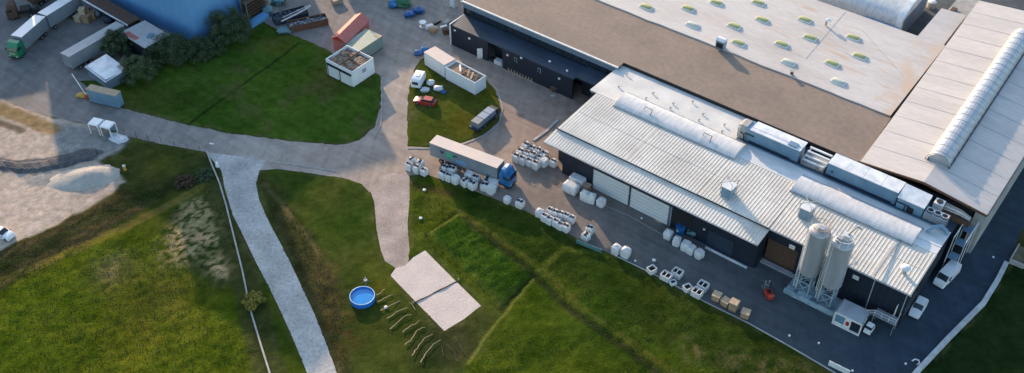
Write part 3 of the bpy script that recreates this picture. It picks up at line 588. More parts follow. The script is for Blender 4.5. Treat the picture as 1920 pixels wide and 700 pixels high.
st = thing('external_stair', 'dark caged steel stair tower with blue landings between warehouse and white hall', 'stair', W3(64.4, 15.6, 0), AX)
for k in range(3): MB().box((1.2, 1.0 + 2.0 * k, 2.8 + 1.5 * k), (1.5, 1.7, .12)).build('landing', 'ahu_blue', st)
mb = MB()
for y in (0, 3, 6): mb.box((.35, y, 3.6), (.12, .12, 7.2)); mb.box((2.2, y, 3.6), (.12, .12, 7.2))
mb.box((2.2, 3, 7.2), (.12, 6, .12)).box((.35, 3, 7.2), (.12, 6, .12)); mb.build('frame', 'ahu_white', st)
MB().box((1.3, 3, .9), (1.6, 5.6, 1.6)).build('lower_casing', 'black', st)

# ------------------------------------------------------------------ brown-roofed factory with its annex
bf = thing('brown_roofed_factory', 'big flat brown-grey roofed factory with blue-grey fascia and dark lean-to', 'factory', (*O0, 0), AX)
MB().prism([(-39.1, 20.4), (-1.2, 20.4), (-1.2, 22.35), (46.0, 22.35), (45.3, 37.2), (-39.1, 37.2)], 7.9, 8.2).build('roof', 'brown_roof', bf)
MB().box((-20.2, 20.32, 8.16), (38.2, .30, .24)).box((-39.2, 28, 8.16), (.25, 16, .24)).build('roof_edge', 'trim_white', bf)
MB().box((-20.2, 20.55, 7.4), (37.8, .2, 1.3)).build('fascia', 'fascia', bf)
MB().box((22.3, 22.28, 7.85), (47.2, .14, .55)).build('fascia', 'black', bf, label='black metal upstand along the white roof')
MB().box((-20.1, 20.9, 4.0), (37.8, .3, 7.7)).box((-39.0, 28.8, 3.95), (.2, 16.4, 7.9)).build('wall', 'dark_clad', bf)
mb = MB()
for k in range(18): MB().box((-37.4 + 2.05 * k, 20.70, 6.0), (1.7, .08, 1.2)).build('window', 'glass_dark', bf)
ax_ = MB(); ax_.prism([(-38.8, 16.0), (-8.1, 16.0), (-8.1, 20.5), (-38.8, 20.5)], 4.6, [4.9, 4.9, 5.15, 5.15]); ax_.build('lean_to_roof', 'dark_roof', bf)
MB().prism([(-8.0, 16.4), (-1.7, 16.4), (-1.7, 20.5), (-8.0, 20.5)], 5.0, [5.35, 5.35, 5.5, 5.5]).build('lean_to_roof', 'dark_roof', bf, label='raised dark canopy roof next to the pale metal warehouse')
MB().box((-33.9, 16.15, 2.3), (9.6, .25, 4.6)).box((-16.8, 16.15, 2.3), (17.0, .25, 4.6)).box((-27.2, 18.6, 2.3), (4.0, .25, 4.6)).box((-38.6, 18.2, 2.3), (.25, 4.2, 4.6)).box((-4.8, 18.8, 2.4), (6.2, .2, 4.8)).build('lean_to_wall', 'dark_clad', bf)
MB().box((-38.85, 15.95, 2.5), (.22, .22, 5.0)).box((-38.85, 18.2, 4.98), (.2, 4.6, .2)).build('corner_trim', 'trim_white', bf)
for u, v, z in ((-37.6, 15.95, 4.0), (-33.8, 15.95, 3.6), (-24.0, 15.95, 3.7), (-20.6, 15.95, 4.5), (-11.4, 15.95, 3.6), (-14.9, 17.6, 5.2), (-10.5, 17.2, 5.15)):
    MB().box((u, v, z), (.42, .22, .32)).build('wall_lamp', 'trim_white', bf)
for u in (-22.0, -16.2): MB().tube([(u - .3, 15.95, 3.0), (u - .3, 15.95, 3.9), (u + .3, 15.95, 3.9), (u + .3, 15.95, 2.8)], .07, 5).build('pipe_loop', 'paint_grey', bf)
MB().box((-30.9, 15.7, 1.3), (1.1, .12, 2.4), rz=.8).build('door', 'trim_white', bf, label='open white door leaf in the dark lean-to')
MB().box((-3.6, 16.2, 1.3), (1.0, .12, 2.5)).build('door', 'trim_white', bf, label='white door leaf by the warehouse corner')
# membrane roof block
mbk = thing('white_roofed_factory', 'wide factory block with stained white membrane roof and many dome rooflights', 'factory', (*O0, 0), AX)
edge = []
rr = random.Random(5)
for k in range(31):
    u = -39 + 84.0 * k / 30; edge.append((u, 37.2 + .22 * abs(math.sin(k * 1.05 + rr.uniform(-.5, .5))) + rr.uniform(-.05, .12)))
poly = edge + [(44.7, 64.6), (-39, 64.6)]
MB().prism(poly, 8.19, 8.42).build('roof', 'membrane', mbk)
MB().box((2.8, 50.9, 8.1), (83.6, 27.2, .18)).build('roof_deck', 'concrete', mbk)
sm = MB()
MB().box((2.8, 64.3, 4), (83.0, .2, 7.9)).box((44.4, 51, 4), (.2, 26, 7.9)).box((-38.8, 51, 4), (.2, 26, 7.9)).build('wall', 'paint_grey', mbk)
for (u, v, du, dv, rz) in ((25, 54, .10, 20, .05), (-10, 52, .1, 18, 0), (36, 55, .06, 16, .9)): MB().box((u, v, 8.43), (du, dv, .03), rz=rz).build('seam', 'paint_grey', mbk)
G_sky = 'dome rooflights in staggered rows on the white membrane roof'
def skylight(m, name='rooflight'):
    t = thing(name, '-', 'rooflight', (0, 0, 8.42), AX, G_sky)
    MB().box((0, 0, .09), (2.7, 1.55, .18), top=(.96, .93)).build('curb', 'trim_white', t)
    rings = []
    for k in range(7):
        x = -1.08 + 2.16 * k / 6; q = (.7, .95, 1, 1, 1, .95, .7)[k]; rings.append([(x, -.68 * math.cos(math.pi * i / 8) * (.9 + .1 * q), .18 + .36 * q * math.sin(math.pi * i / 8)) for i in range(9)])
    MB().loft(rings).build('dome', m, t, smooth=True); return t
olive = skylight('dome_olive'); pale = skylight('dome_pale'); fi = [True, True]
rows = [(41.0, [-8.0, 2.7, 12.9, 23.5, 33.5], 'row nearest the brown roof'), (45.7, [-1.0, 9.4, 19.7, 30.1], 'second row from the brown roof'), (51.1, [2.4, 12.7, 23.0, 33.2], 'third row from the brown roof'), (56.3, [9.1, 19.4, 29.6], 'row farthest from the brown roof')]
ordn = ['leftmost', 'second', 'third', 'fourth', 'fifth']
for ri, (v, us, rn) in enumerate(rows):
    for k, u in enumerate(us):
        isp = (ri == 0 and k in (1, 3, 4)) or (ri == 1 and k == 9); kind = 1 if isp else 0
        lab = ('pale' if isp else 'olive') + ' dome rooflight, ' + (ordn[k] if k == 0 else 'rightmost' if k == len(us) - 1 else ordn[k] + ' from left') + ' in the ' + rn
        p = (*L(u, v), 8.42)
        if fi[kind]:
            fi[kind] = False; t = (olive, pale)[kind]; t.location = p; t['label'] = lab
        else: dup((olive, pale)[kind], p, AX + rr.uniform(-.03, .03), lab)
sv = thing('roof_stack', 'round-topped grey metal roof stack casting a long shadow over the brown roof', 'roof vent', (*L(10.9, 37.6), 8.5), AX)
MB().box((0, 0, .8), (1.7, 1.2, 1.6)).build('housing', 'ahu_blue', sv); MB().loft([[(x, .65 * math.cos(math.pi * i / 8), 1.6 + .5 * math.sin(math.pi * i / 8)) for i in range(9)] for x in (-.9, .9)]).build('hood', 'ahu_white', sv, smooth=True); MB().box((0, -.66, .7), (1.3, .08, 1.0)).build('louvre', 'black', sv)
sv = thing('roof_vent', 'small white swivel vent cap between two olive dome rooflights', 'roof vent', (*L(23.5, 57.0), 8.55), AX)
MB().cyl((0, 0, .5), .22, 1.0).build('pipe', 'galv', sv); MB().tube([(-.1, 0, 1.0), (.3, .2, 1.25), (.8, .3, 1.0)], .33, 8).build('cap', 'trim_white', sv, smooth=True)
sv = thing('roof_vent', 'tiny dark vent stub at the edge of the white membrane above the brown roof', 'roof vent', (*L(25.6, 38.0), 8.5), AX)
MB().cyl((0, 0, .3), .3, .6).build('pipe', 'rust', sv); MB().cyl((0, 0, .65), .4, .1).build('cap', 'concrete', sv)

# ------------------------------------------------------------------ white hall on the right
hl = thing('white_hall', 'long white hall with shallow gabled roof and one big barrel rooflight on its ridge', 'hall', (*O0, 0), AX)
A0, A1, B0, B1 = (46.1, 21.9), (44.3, 84), (67.25, 21.9), (67.25, 84)
zr, ze = 10.05, 8.85
nseg = 12; vs = []
for side, (p0, p1) in enumerate((((46.1, 21.9), (44.3, 84)), ((56.7, 21.9), (55.8, 84)), ((67.25, 21.9), (67.25, 84)))):
    for k in range(nseg + 1):
        t = k / nseg; vs.append((p0[0] + (p1[0] - p0[0]) * t, p0[1] + (p1[1] - p0[1]) * t, zr if side == 1 else ze))
fs = [(s_ * (nseg + 1) + k, (s_ + 1) * (nseg + 1) + k, (s_ + 1) * (nseg + 1) + k + 1, s_ * (nseg + 1) + k + 1) for s_ in (0, 1) for k in range(nseg)]
mb = MB(); mb.add(vs, fs); nb = len(mb.v)
o = mb.build('roof', 'hall_roof', hl); md = o.modifiers.new('thick', 'SOLIDIFY'); md.thickness = .18; md.offset = -1 if o.data.polygons[0].normal.z > 0 else 1
for k in range(1, nseg):
    v = 21.9 + 62.1 * k / nseg
    for (u0, u1, za, zb) in ((46.2 - 1.8 * k / nseg, 56.5 - .8 * k / nseg, ze, zr), (57.0 - .8 * k / nseg, 67.1, zr, ze)):
        MB().add([(u0, v - .03, za + .012), (u1, v - .03, zb + .012), (u1, v + .03, zb + .012), (u0, v + .03, za + .012), (u0, v - .03, za + .03), (u1, v - .03, zb + .03), (u1, v + .03, zb + .03), (u0, v + .03, za + .03)], [(0, 3, 2, 1), (4, 5, 6, 7), (0, 1, 5, 4), (1, 2, 6, 5), (2, 3, 7, 6), (3, 0, 4, 7)]).build('roof_joint', 'paint_grey', hl)
for (p, q, za, zb) in (((46.1, 21.8), (56.7, 21.8), ze, zr), ((56.7, 21.8), (67.3, 21.8), zr, ze)):
    d = Vector((q[0] - p[0], 0)); MB().prism([(p[0], p[1] - .14), (q[0], q[1] - .14), (q[0], q[1] + .05), (p[0], p[1] + .05)], [za - .35, zb - .35, zb - .35, za - .35], [za + .03, zb + .03, zb + .03, za + .03]).build('verge_trim', 'rust', hl)
MB().box((67.34, 53, 8.75), (.16, 62, .3)).build('gutter', 'dark_roof', hl)
MB().box((55.4, 22.3, 4.2), (19.6, .3, 8.3)).build('front_wall', 'black', hl); MB().box((66.3, 22.2, 4.3), (1.6, .4, 8.6)).box((67.0, 53, 4.3), (.3, 61.4, 8.6)).box((46.2, 53, 4.3), (.3, 61.4, 8.6)).box((56.6, 83.8, 4.3), (20.8, .3, 8.6)).build('side_wall', 'concrete', hl)
rl = MB(); rings = []
for k in range(46):
    v = 28 + 46.5 * k / 45; cu_ = 56.65 - .95 * (v - 28) / 46.5; r_ = 1.95 + (.05 if k % 2 else 0); q = 1 if 0 < k < 45 else .94
    rings.append([(cu_ - r_ * q * math.cos(math.pi * i / 12), v, 9.85 + 1.75 * q * math.sin(math.pi * i / 12)) for i in range(13)])
o = rl.loft(rings).build('barrel_rooflight', 'glazing', hl)
MB().box((54.6, 51, 9.98), (.14, 46.6, .5), rz=.0204).box((58.2, 51, 9.98), (.14, 46.6, .5), rz=.0204).build('curb', 'dark_roof', o)
for k in range(1, 45, 2):
    v = 28 + 46.5 * k / 45; cu_ = 56.65 - .95 * (v - 28) / 46.5
    MB().loft([[(cu_ - r_ * math.cos(math.pi * i / 12), v + dv, 9.85 + rz_ * math.sin(math.pi * i / 12)) for i in range(13)] for dv, r_, rz_ in ((-.06, 2.02, 1.82), (.06, 2.02, 1.82))]).build('glazing_bar', 'hall_roof', o)
tr = MB().tube([(56.65 - 2.05 * math.cos(math.pi * i / 14), 27.9, 9.85 + 1.85 * math.sin(math.pi * i / 14)) for i in range(15)], .1, 6).build('end_trim', 'concrete', o)
# lean-to, barrel hall and small blue roof at the top
lt = thing('link_building', 'low link building with pale lilac-grey flat roof between membrane roof and hall', 'building', (*O0, 0), AX)
MB().prism([(38.9, 65.0), (44.1, 65.0), (43.8, 79.2), (38.9, 78.8)], 7.1, 7.5).build('roof', 'hall_roof', lt); MB().box((41.3, 72, 3.5), (4.6, 13.4, 7.0)).build('wall', 'concrete', lt)
MB().box((41.5, 64.85, 7.4), (5.4, .2, .3)).build('edge_trim', 'dark_roof', lt)
sb = thing('side_shed', 'small pale concrete shed beyond the link building roof', 'shed', (*L(41.4, 85.5), 0), AX)
MB().box((0, 0, 2.6), (3.6, 9, 5.2)).build('wall', 'concrete', sb); MB().box((0, 0, 5.3), (4.0, 9.4, .25)).build('roof', 'concrete', sb); MB().box((-1.0, -2.5, 5.6), (1.0, 1.6, .4)).build('hatch', 'rust', sb)
bh = thing('barrel_hall', 'grey vaulted hall with broad white end rim', 'hall', (*O0, 0), AX)
def vault(u0, u1, v0, v1, zb, rise): return MB().loft([[(u, v0, 0)] + [(u, (v0 + v1) / 2 - (v1 - v0) / 2 * math.cos(math.pi * i / 14), zb + rise * math.sin(math.pi * i / 14)) for i in range(15)] + [(u, v1, 0)] for u in (u0, u1)])
vault(-20, 32.4, 73.2, 88.5, 4.6, 2.4).build('roof', 'translucent', bh, smooth=True); vault(32.4, 33.6, 73.0, 88.7, 4.75, 2.5).build('end_rim', 'ahu_white', bh, smooth=True)
MB().box((33.7, 80.8, 2.6), (.1, 13, 4.8)).build('end_panel', 'fascia', bh)
bs = thing('small_blue_shed', 'narrow shed with flat sky-blue roof behind the membrane roof', 'shed', (*L(29.8, 71.3), 0), AX)
MB().box((0, 0, 1.7), (7.2, 2.4, 3.4)).build('wall', 'fascia', bs); MB().box((0, 0, 3.5), (7.6, 2.9, .25)).build('roof', 'blue_clad', bs)
tk = thing('water_tank', 'pale oval tank on the dark yard behind the vaulted hall', 'tank', (*at(1745, 14), 0), AX)
MB().cyl((0, 0, .7), .9, 1.4).build('body', 'concrete', tk, smooth=True); MB().dome((0, 0, 1.4), .9, .3).build('lid', 'ahu_white', tk, smooth=True)

# ------------------------------------------------------------------ silos
G_silo = 'twin silos on braced legs'
def silo(u, v, lab):
    t = thing('silo', lab, 'silo', W3(u, v, .3), AX, G_silo)
    MB().cyl((0, 0, 8.7), 1.6, 8.4, 28).build('shell', 'silo', t, smooth=True)
    c_ = MB(); c_.cyl((0, 0, 3.7), .35, 1.9, 20, r2=1.6); c_.build('hopper', 'silo', t, smooth=True)
    MB().dome((0, 0, 12.9), 1.6, .6, 28).build('dome', 'silo', t, smooth=True)
    for k in range(4):
        a = math.pi / 4 + k * math.pi / 2; x, y = 1.45 * math.cos(a), 1.45 * math.sin(a)
        MB().box((x, y, 2.6), (.22, .22, 5.2)).build('leg', 'silo_frame', t)
    b_ = MB()
    for k in range(4):
        a = math.pi / 4 + k * math.pi / 2; c2 = a + math.pi / 2; p = (1.45 * math.cos(a), 1.45 * math.sin(a)); q = (1.45 * math.cos(c2), 1.45 * math.sin(c2))
        b_.tube([(*p, .3), (*q, 2.4)], .07, 5); b_.tube([(*q, .3), (*p, 2.4)], .07, 5); b_.tube([(*p, 2.5), (*q, 2.5)], .08, 5); b_.tube([(*p, 4.4), (*q, 4.4)], .08, 5); b_.tube([(*p, 2.5), (*q, 4.4)], .06, 5)
    b_.build('brace', 'silo_frame', t)
    return t
s1 = silo(49.3, -2.3, 'left silo of the pair, grey shell with rusty rail ring on top')
s2 = silo(53.1, -2.5, 'right silo of the pair, grey shell with white filter boxes on top')
for t, m in ((s1, 'wood_pale'), (s2, 'trim_white')):
    r_ = MB(); r_.tube([(1.45 * math.cos(a * math.pi / 8), 1.45 * math.sin(a * math.pi / 8), 14.2) for a in range(17)], .05, 5)
    for a in range(8): r_.tube([(1.45 * math.cos(a * math.pi / 4), 1.45 * math.sin(a * math.pi / 4), 13.0), (1.45 * math.cos(a * math.pi / 4), 1.45 * math.sin(a * math.pi / 4), 14.2)], .04, 4)
    r_.build('guard_rail', m, t)
    ld = MB()
    for x in (-.25, .25): ld.box((x - 1.15, -1.3, 7.6), (.06, .06, 13))
    for k in range(30): ld.box((-1.15, -1.3, 1.4 + .42 * k), (.5, .05, .05))
    ld.build('ladder', 'trim_white', t)
MB().box((.2, .5, 13.9), (.9, .9, .9)).build('filter_box', 'ahu_white', s2); MB().box((-.5, -.5, 13.8), (.8, .8, .9)).build('filter_box', 'paint_grey', s2); MB().box((.3, -.3, 13.7), (.9, .8, .7)).build('filter_box', 'silo', s1)
MB().tube([(1.55, .3, 13.4), (1.7, .3, 12.8), (1.72, .3, .8)], .10, 6).build('fill_pipe', 'trim_white', s1)
MB().tube([(.2, .5, 14.3), (.8, 2.0, 15.2), (1.2, 3.2, 14.0)], .14, 6).build('hose', 'concrete', s2)
pd = MB(); pd.box((51.1, -2.5, .15), (8.4, 3.9, .3)).box((51.1, -4.35, .45), (8.4, .25, .9)).box((50.0, -3.6, .55), (2.2, 1.0, .5))
o = pd.build('silo_plinth', 'silo_pad', None, loc=(*O0, 0), rz=AX); tag(o, 'dusty blue-grey concrete plinth with low front wall under the two silos', 'plinth')

# ------------------------------------------------------------------ blue high building and neighbours, top left
bc = (-65.1, 178.4); f1 = R(142.8); f2 = R(56)
bb = thing('blue_high_building', 'tall windowless blue-clad building with one sharp corner, top left', 'building', (*bc, 0), f2)
MB().box((2.6, 11.5, 12.6), (5.2, 23.0, 25.2)).box((2.6, 31.1, 10.2), (5.2, 16.2, 20.4)).box((10.6, 19.6, 8.0), (10.8, 39.1, 16.0)).build('wall', 'blue_clad', bb)  # heights above the frame are stepped to shape the shade they throw
MB().box((2.6, 11.5, 25.3), (5.6, 23.4, .3)).box((10.7, 19.6, 16.1), (10.9, 39.5, .3)).build('roof', 'paint_grey', bb)
# unseen blocks added behind the frame to throw the long evening shade
def SW(w_, s_): return (w_ * .921 + s_ * .389, w_ * .389 - s_ * .921)
SR = math.atan2(.389, .921)
def far_block(w0, w1, s0, dep, h, lab):
    p = SW((w0 + w1) / 2, s0 - dep / 2); t = thing('shade_block', lab, 'building', (*p, 0), SR)
    MB().box((0, 0, h / 2), (w1 - w0, dep, h)).build('wall', 'paint_grey', t); MB().box((0, 0, h + .1), (w1 - w0, dep, .2)).build('roof', 'concrete', t)
far_block(-90, -20.5, -238, 20, 14.6, 'long grey block beyond the truck yard, added unseen to cast shade'); far_block(-20.3, -10.5, -246, 20, 25, 'tall narrow grey block beyond the truck yard, added unseen to cast shade')
far_block(22, 36.2, -230, 18, 25.2, 'tall grey block behind the blue building, added unseen to cast shade'); far_block(42.9, 78, -232, 18, 18.6, 'grey block beyond the upper road, added unseen to cast shade')
# open racks beside the blue wall
rk = thing('storage_rack', 'dark open slatted rack standing against the blue building', 'rack', (*at(480, 30), 0), R(56))
for k in range(6): MB().box((0, -.2, .8 + .75 * k), (6.0, 1.6, .12)).build('shelf', 'rust', rk)
MB().box((-3, -1, 2.6), (.14, .14, 5.2)).box((3, -1, 2.6), (.14, .14, 5.2)).box((-3, .6, 2.6), (.14, .14, 5.2)).box((3, .6, 2.6), (.14, .14, 5.2)).build('frame', 'galv', rk); MB().box((0, .65, 2.5), (5.8, .08, 4.8)).build('back_sheet', 'dark_roof', rk)
tc_ = tag(MB().lump((0, 0, .9), (2.4, 2.2, 1.9), 3, rough=.08).build('tank', 'tarp_teal', None, smooth=True, loc=(*at(502, 26), 0)), 'pale teal covered tank beside the slatted rack', 'tank')
tag(MB().box((0, 0, .5), (5.2, 1.6, 1.0), rz=R(56)).box((0, 0, 1.05), (5.0, 1.4, .1), rz=R(56)).build('long_bin', 'blue_clad', None, loc=(*at(484, 42), 0)), 'long low dark blue bin at the grass edge below the rack', 'bin')

lb = thing('low_loading_shed', 'low shed with brown sheet roof and white gutter in front of the blue building', 'shed', (*at(236, 46, 4), 0), R(141))
MB().box((8.2, 1.6, 4.05), (17.4, 3.0, .2), rz=0).build('roof', 'rust', lb)
MB().box((8.2, -.02, 3.98), (17.4, .2, .3)).build('gutter', 'ahu_white', lb)
MB().box((8.2, 2.9, 2.0), (17.2, .2, 3.9)).build('wall', 'dark_clad', lb)
lb.scale = (1, -1, 1)
wp = thing('white_roofed_shed', 'small shed with flat white roof between dark bushes and the blue building', 'shed', (*at(270.8, 89.8, 4), 0), R(140))
MB().box((4.2, -3.0, 3.9), (8.4, 6.0, .2)).build('roof', 'hall_roof', wp); MB().box((4.2, -3.0, 1.9), (8.0, 5.6, 3.8)).build('wall', 'dark_clad', wp); MB().box((5.5, -.9, 4.05), (3.6, 1.0, .12)).build('roof_patch', 'red_sheet', wp)
MB().box((2.5, -3.2, 4.15), (.9, 1.4, .3), rz=.5).build('roof_box', 'ahu_blue', wp)
tn = thing('pale_tent', 'pale canvas tent with low sagging roof beside the round bush', 'tent', (*at(197, 149.8, 2.5), 0), R(138))
MB().add([(-.2, .2, 2.1), (7.2, .2, 2.3), (7.2, -4.8, 2.75), (-.2, -4.8, 2.6), (3.5, -2.3, 2.75), (-.2, .2, 2.0), (7.2, .2, 2.2), (7.2, -4.8, 2.65), (-.2, -4.8, 2.5)], [(0, 1, 4), (1, 2, 4), (2, 3, 4), (3, 0, 4), (5, 8, 7, 6), (0, 5, 6, 1), (1, 6, 7, 2), (2, 7, 8, 3), (3, 8, 5, 0)]).build('roof', 'ahu_white', tn)
MB().box((3.5, -.05, 1.2), (6.9, .06, 2.4)).box((.05, -2.3, 1.2), (.06, 4.5, 2.4)).box((6.95, -2.3, 1.2), (.06, 4.5, 2.4)).build('side_wall', 'fascia', tn)
tn.rotation_euler.z = R(138)

# ------------------------------------------------------------------ vehicles
def wheels(root, xs, y, r=.5, wd=.3):
    for x in xs:
        for s_ in (-1, 1):
            wv = MB().cyl((x, s_ * y, r), r, wd, 16, axis='Y').build('wheel', 'tyre', root, smooth=True); MB().cyl((x, s_ * (y + wd / 2), r), r * .55, .06, 12, axis='Y').build('rim', 'rim', wv)
def cab(root, x, m, wd=2.45):
    prof = [(x, .7), (x, 3.1), (x + .3, 3.65), (x + 1.3, 3.55), (x + 1.9, 2.6), (x + 2.15, 1.9), (x + 2.2, .6)]
    MB().loft([[(a, y * k, b) for a, b in prof] for y, k in ((-wd / 2, 1), (-wd / 2 + .12, 1.0), (wd / 2 - .12, 1.0), (wd / 2, 1))]).build('cab', m, root)
    g_ = MB(); g_.prism([(x + 1.93, -wd / 2 + .15), (x + 2.2, -wd / 2 + .15), (x + 2.2, wd / 2 - .15), (x + 1.93, wd / 2 - .15)], [1.95] * 4, [2.62, 2.0, 2.0, 2.62]); g_.build('windscreen', 'glass_dark', root)
    for s_ in (-1, 1): MB().box((x + 1.25, s_ * (wd / 2 + .01), 2.3), (.9, .04, .65)).build('side_window', 'glass_dark', root); MB().box((x + 2.0, s_ * (wd / 2 + .18), 2.3), (.12, .2, .5)).build('mirror', 'black', root); MB().box((x + 2.22, s_ * .85, .85), (.05, .4, .22)).build('headlight', 'lamp_clear', root)
    MB().box((x + 1.1, 0, .55), (2.3, wd * .98, .3)).build('bumper', 'black', root)
    return root
def trailer_box(root, x0, x1, z0=1.15, z1=4.0, side='trailer_side', top='paint_white', wd=2.5):
    MB().box(((x0 + x1) / 2, 0, (z0 + z1) / 2), (x1 - x0, wd, z1 - z0)).build('cargo_box', side, root)
    MB().box(((x0 + x1) / 2, 0, z1 + .03), (x1 - x0 + .04, wd + .06, .06)).build('box_roof', top, root)
    MB().box(((x0 + x1) / 2, 0, .95), (x1 - x0 - .3, 1.0, .3)).build('chassis', 'black', root)
    for x in (x0 + .05, x1 - .05):
        MB().box((x, 0, z1 - .1), (.12, wd + .05, .14)).build('corner_rail', 'galv', root)
# big blue truck (points to +x)
tl = at(805, 268.2, 4); tf = at(930, 315.3, 4); ang = math.atan2(tf[1] - tl[1], tf[0] - tl[0])
cen = Vector(tl); nrm = Vector((-math.sin(ang), math.cos(ang)))
tk1 = thing('articulated_truck', 'articulated truck with blue cab and long grey curtain-sided trailer', 'truck', (*(cen + nrm * 1.25), 0), ang)
trailer_box(tk1, 0, 13.9, top='truck_roof'); wheels(tk1, (2.2, 3.5, 4.8, 13.6), .98); cab(tk1, 14.3, 'paint_blue'); wheels(tk1, (15.6,), 1.0)
MB().box((14.9, 0, 3.75), (.9, 2.0, .5), top=(.6, .9)).build('air_deflector', 'blue_clad', tk1); MB().box((15.0, .2, 4.02), (.6, 1.1, .08)).build('roof_hatch', 'ahu_white', tk1)  # lighter blue on the deflector stands in for cab roof reflections
def decal(root, shape, x, z, y, m, name='logo'):
    mb = MB(); mb.add([(x + a, y, z + b) for a, b in shape] + [(x + a, y + .03, z + b) for a, b in shape], [tuple(range(len(shape))), tuple(range(len(shape), 2 * len(shape)))] + [(i, (i + 1) % len(shape), (i + 1) % len(shape) + len(shape), i + len(shape)) for i in range(len(shape))]); return mb.build(name, m, root)
ell = lambda a, b, n=14: [(a * math.cos(2 * math.pi * i / n), b * math.sin(2 * math.pi * i / n)) for i in range(n)]
decal(tk1, ell(.85, .62), 4.1, 2.75, -1.29, 'logo_green'); decal(tk1, [(-.45, .35), (-.2, -.35), (.1, -.4), (.5, .35), (.3, .4), (0, -.1), (-.25, .4)], 2.6, 2.95, -1.29, 'logo_dark')
decal(tk1, [(-.5, -.1), (-.1, .35), (.4, .3), (.5, 0), (.1, .12), (-.2, -.2)], 5.3, 2.95, -1.29, 'logo_dark'); decal(tk1, [(-1.1, -.35), (1.1, -.35), (1.2, .3), (-.9, .35)], 6.6, 2.2, -1.29, 'logo_blue')
# green truck and drawbar trailer, points towards the camera-left
gl = at(18, 64, 4)
p0 = Vector(at(41, 70.4, 4)); q0 = Vector(at(85, 32, 4)); an2 = math.atan2(p0[1] - q0[1], p0[0] - q0[0])
gt = thing('green_truck', 'green-cabbed box truck parked in the upper left yard', 'truck', (*(p0 + Vector((-math.sin(an2), math.cos(an2))) * -1.3), 0), an2)
trailer_box(gt, -7.9, 0, side='trailer_side'); wheels(gt, (-6.6, -5.3), .98); cab(gt, .35, 'paint_green'); wheels(gt, (1.6,), 1.0); decal(gt, ell(.5, .3), -.3, 2.2, 1.27, 'logo_green')
MB().box((2.62, 0, 1.5), (.06, 1.4, .4)).build('grille', 'wood_pale', gt)
q1 = Vector(at(138, -1, 4)); q1b = Vector(at(85, 32, 4)); an3 = math.atan2(q1b[1] - q1[1], q1b[0] - q1[0])
gt2 = thing('box_trailer', 'long grey box trailer with white roof coupled behind the green truck', 'trailer', (*(q1b + Vector((-math.sin(an3), math.cos(an3))) * -1.3), 0), an3)
trailer_box(gt2, -9.5, -.4); wheels(gt2, (-7.5, -6.3, -1.6), .98); MB().box((.3, 0, .9), (1.6, .3, .2)).build('drawbar', 'black', gt2)
g0 = Vector(at(129, 107.6, 4)); g1 = Vector(at(233, 48, 4)); an4 = math.atan2(g1[1] - g0[1], g1[0] - g0[0])
gt3 = thing('semi_trailer', 'parked grey semi-trailer with pale roof and faded green side patch', 'trailer', (*(g0 + Vector((-math.sin(an4), math.cos(an4))) * 1.3), 0), an4)
trailer_box(gt3, 0, 13.7, top='hall_roof'); wheels(gt3, (1.8, 3.1, 4.4), .98); MB().box((11.0, 0, .6), (.3, 2.0, 1.1)).build('landing_leg', 'galv', gt3)
decal(gt3, ell(2.2, .8), 8.0, 2.4, -1.29, 'green_sheet'); decal(gt3, ell(.25, .25), 10.6, 4.1, -.4, 'black', 'roof_mark')
# dark tractor unit at the very top left
t4 = thing('tractor_unit', 'dark truck tractor with rust-red body partly out of frame, top left', 'truck', (*at(46, 30), 0), R(200))
cab(t4, 1.0, 'rust'); wheels(t4, (2.2, -1.5, -2.8), 1.0); MB().box((-1.2, 0, 1.0), (4.4, .9, .35)).build('chassis', 'black', t4); MB().box((-.6, 0, 1.5), (2.0, 2.2, .9)).build('tank', 'black', t4)
t5 = thing('box_trailer', 'rust-red box trailer beside the long white-roofed trailer, top edge', 'trailer', (*at(62, 14), 0), R(60))
trailer_box(t5, 0, 9, 1.2, 3.4, side='rust', top='rust'); wheels(t5, (1.5, 2.8), .98)

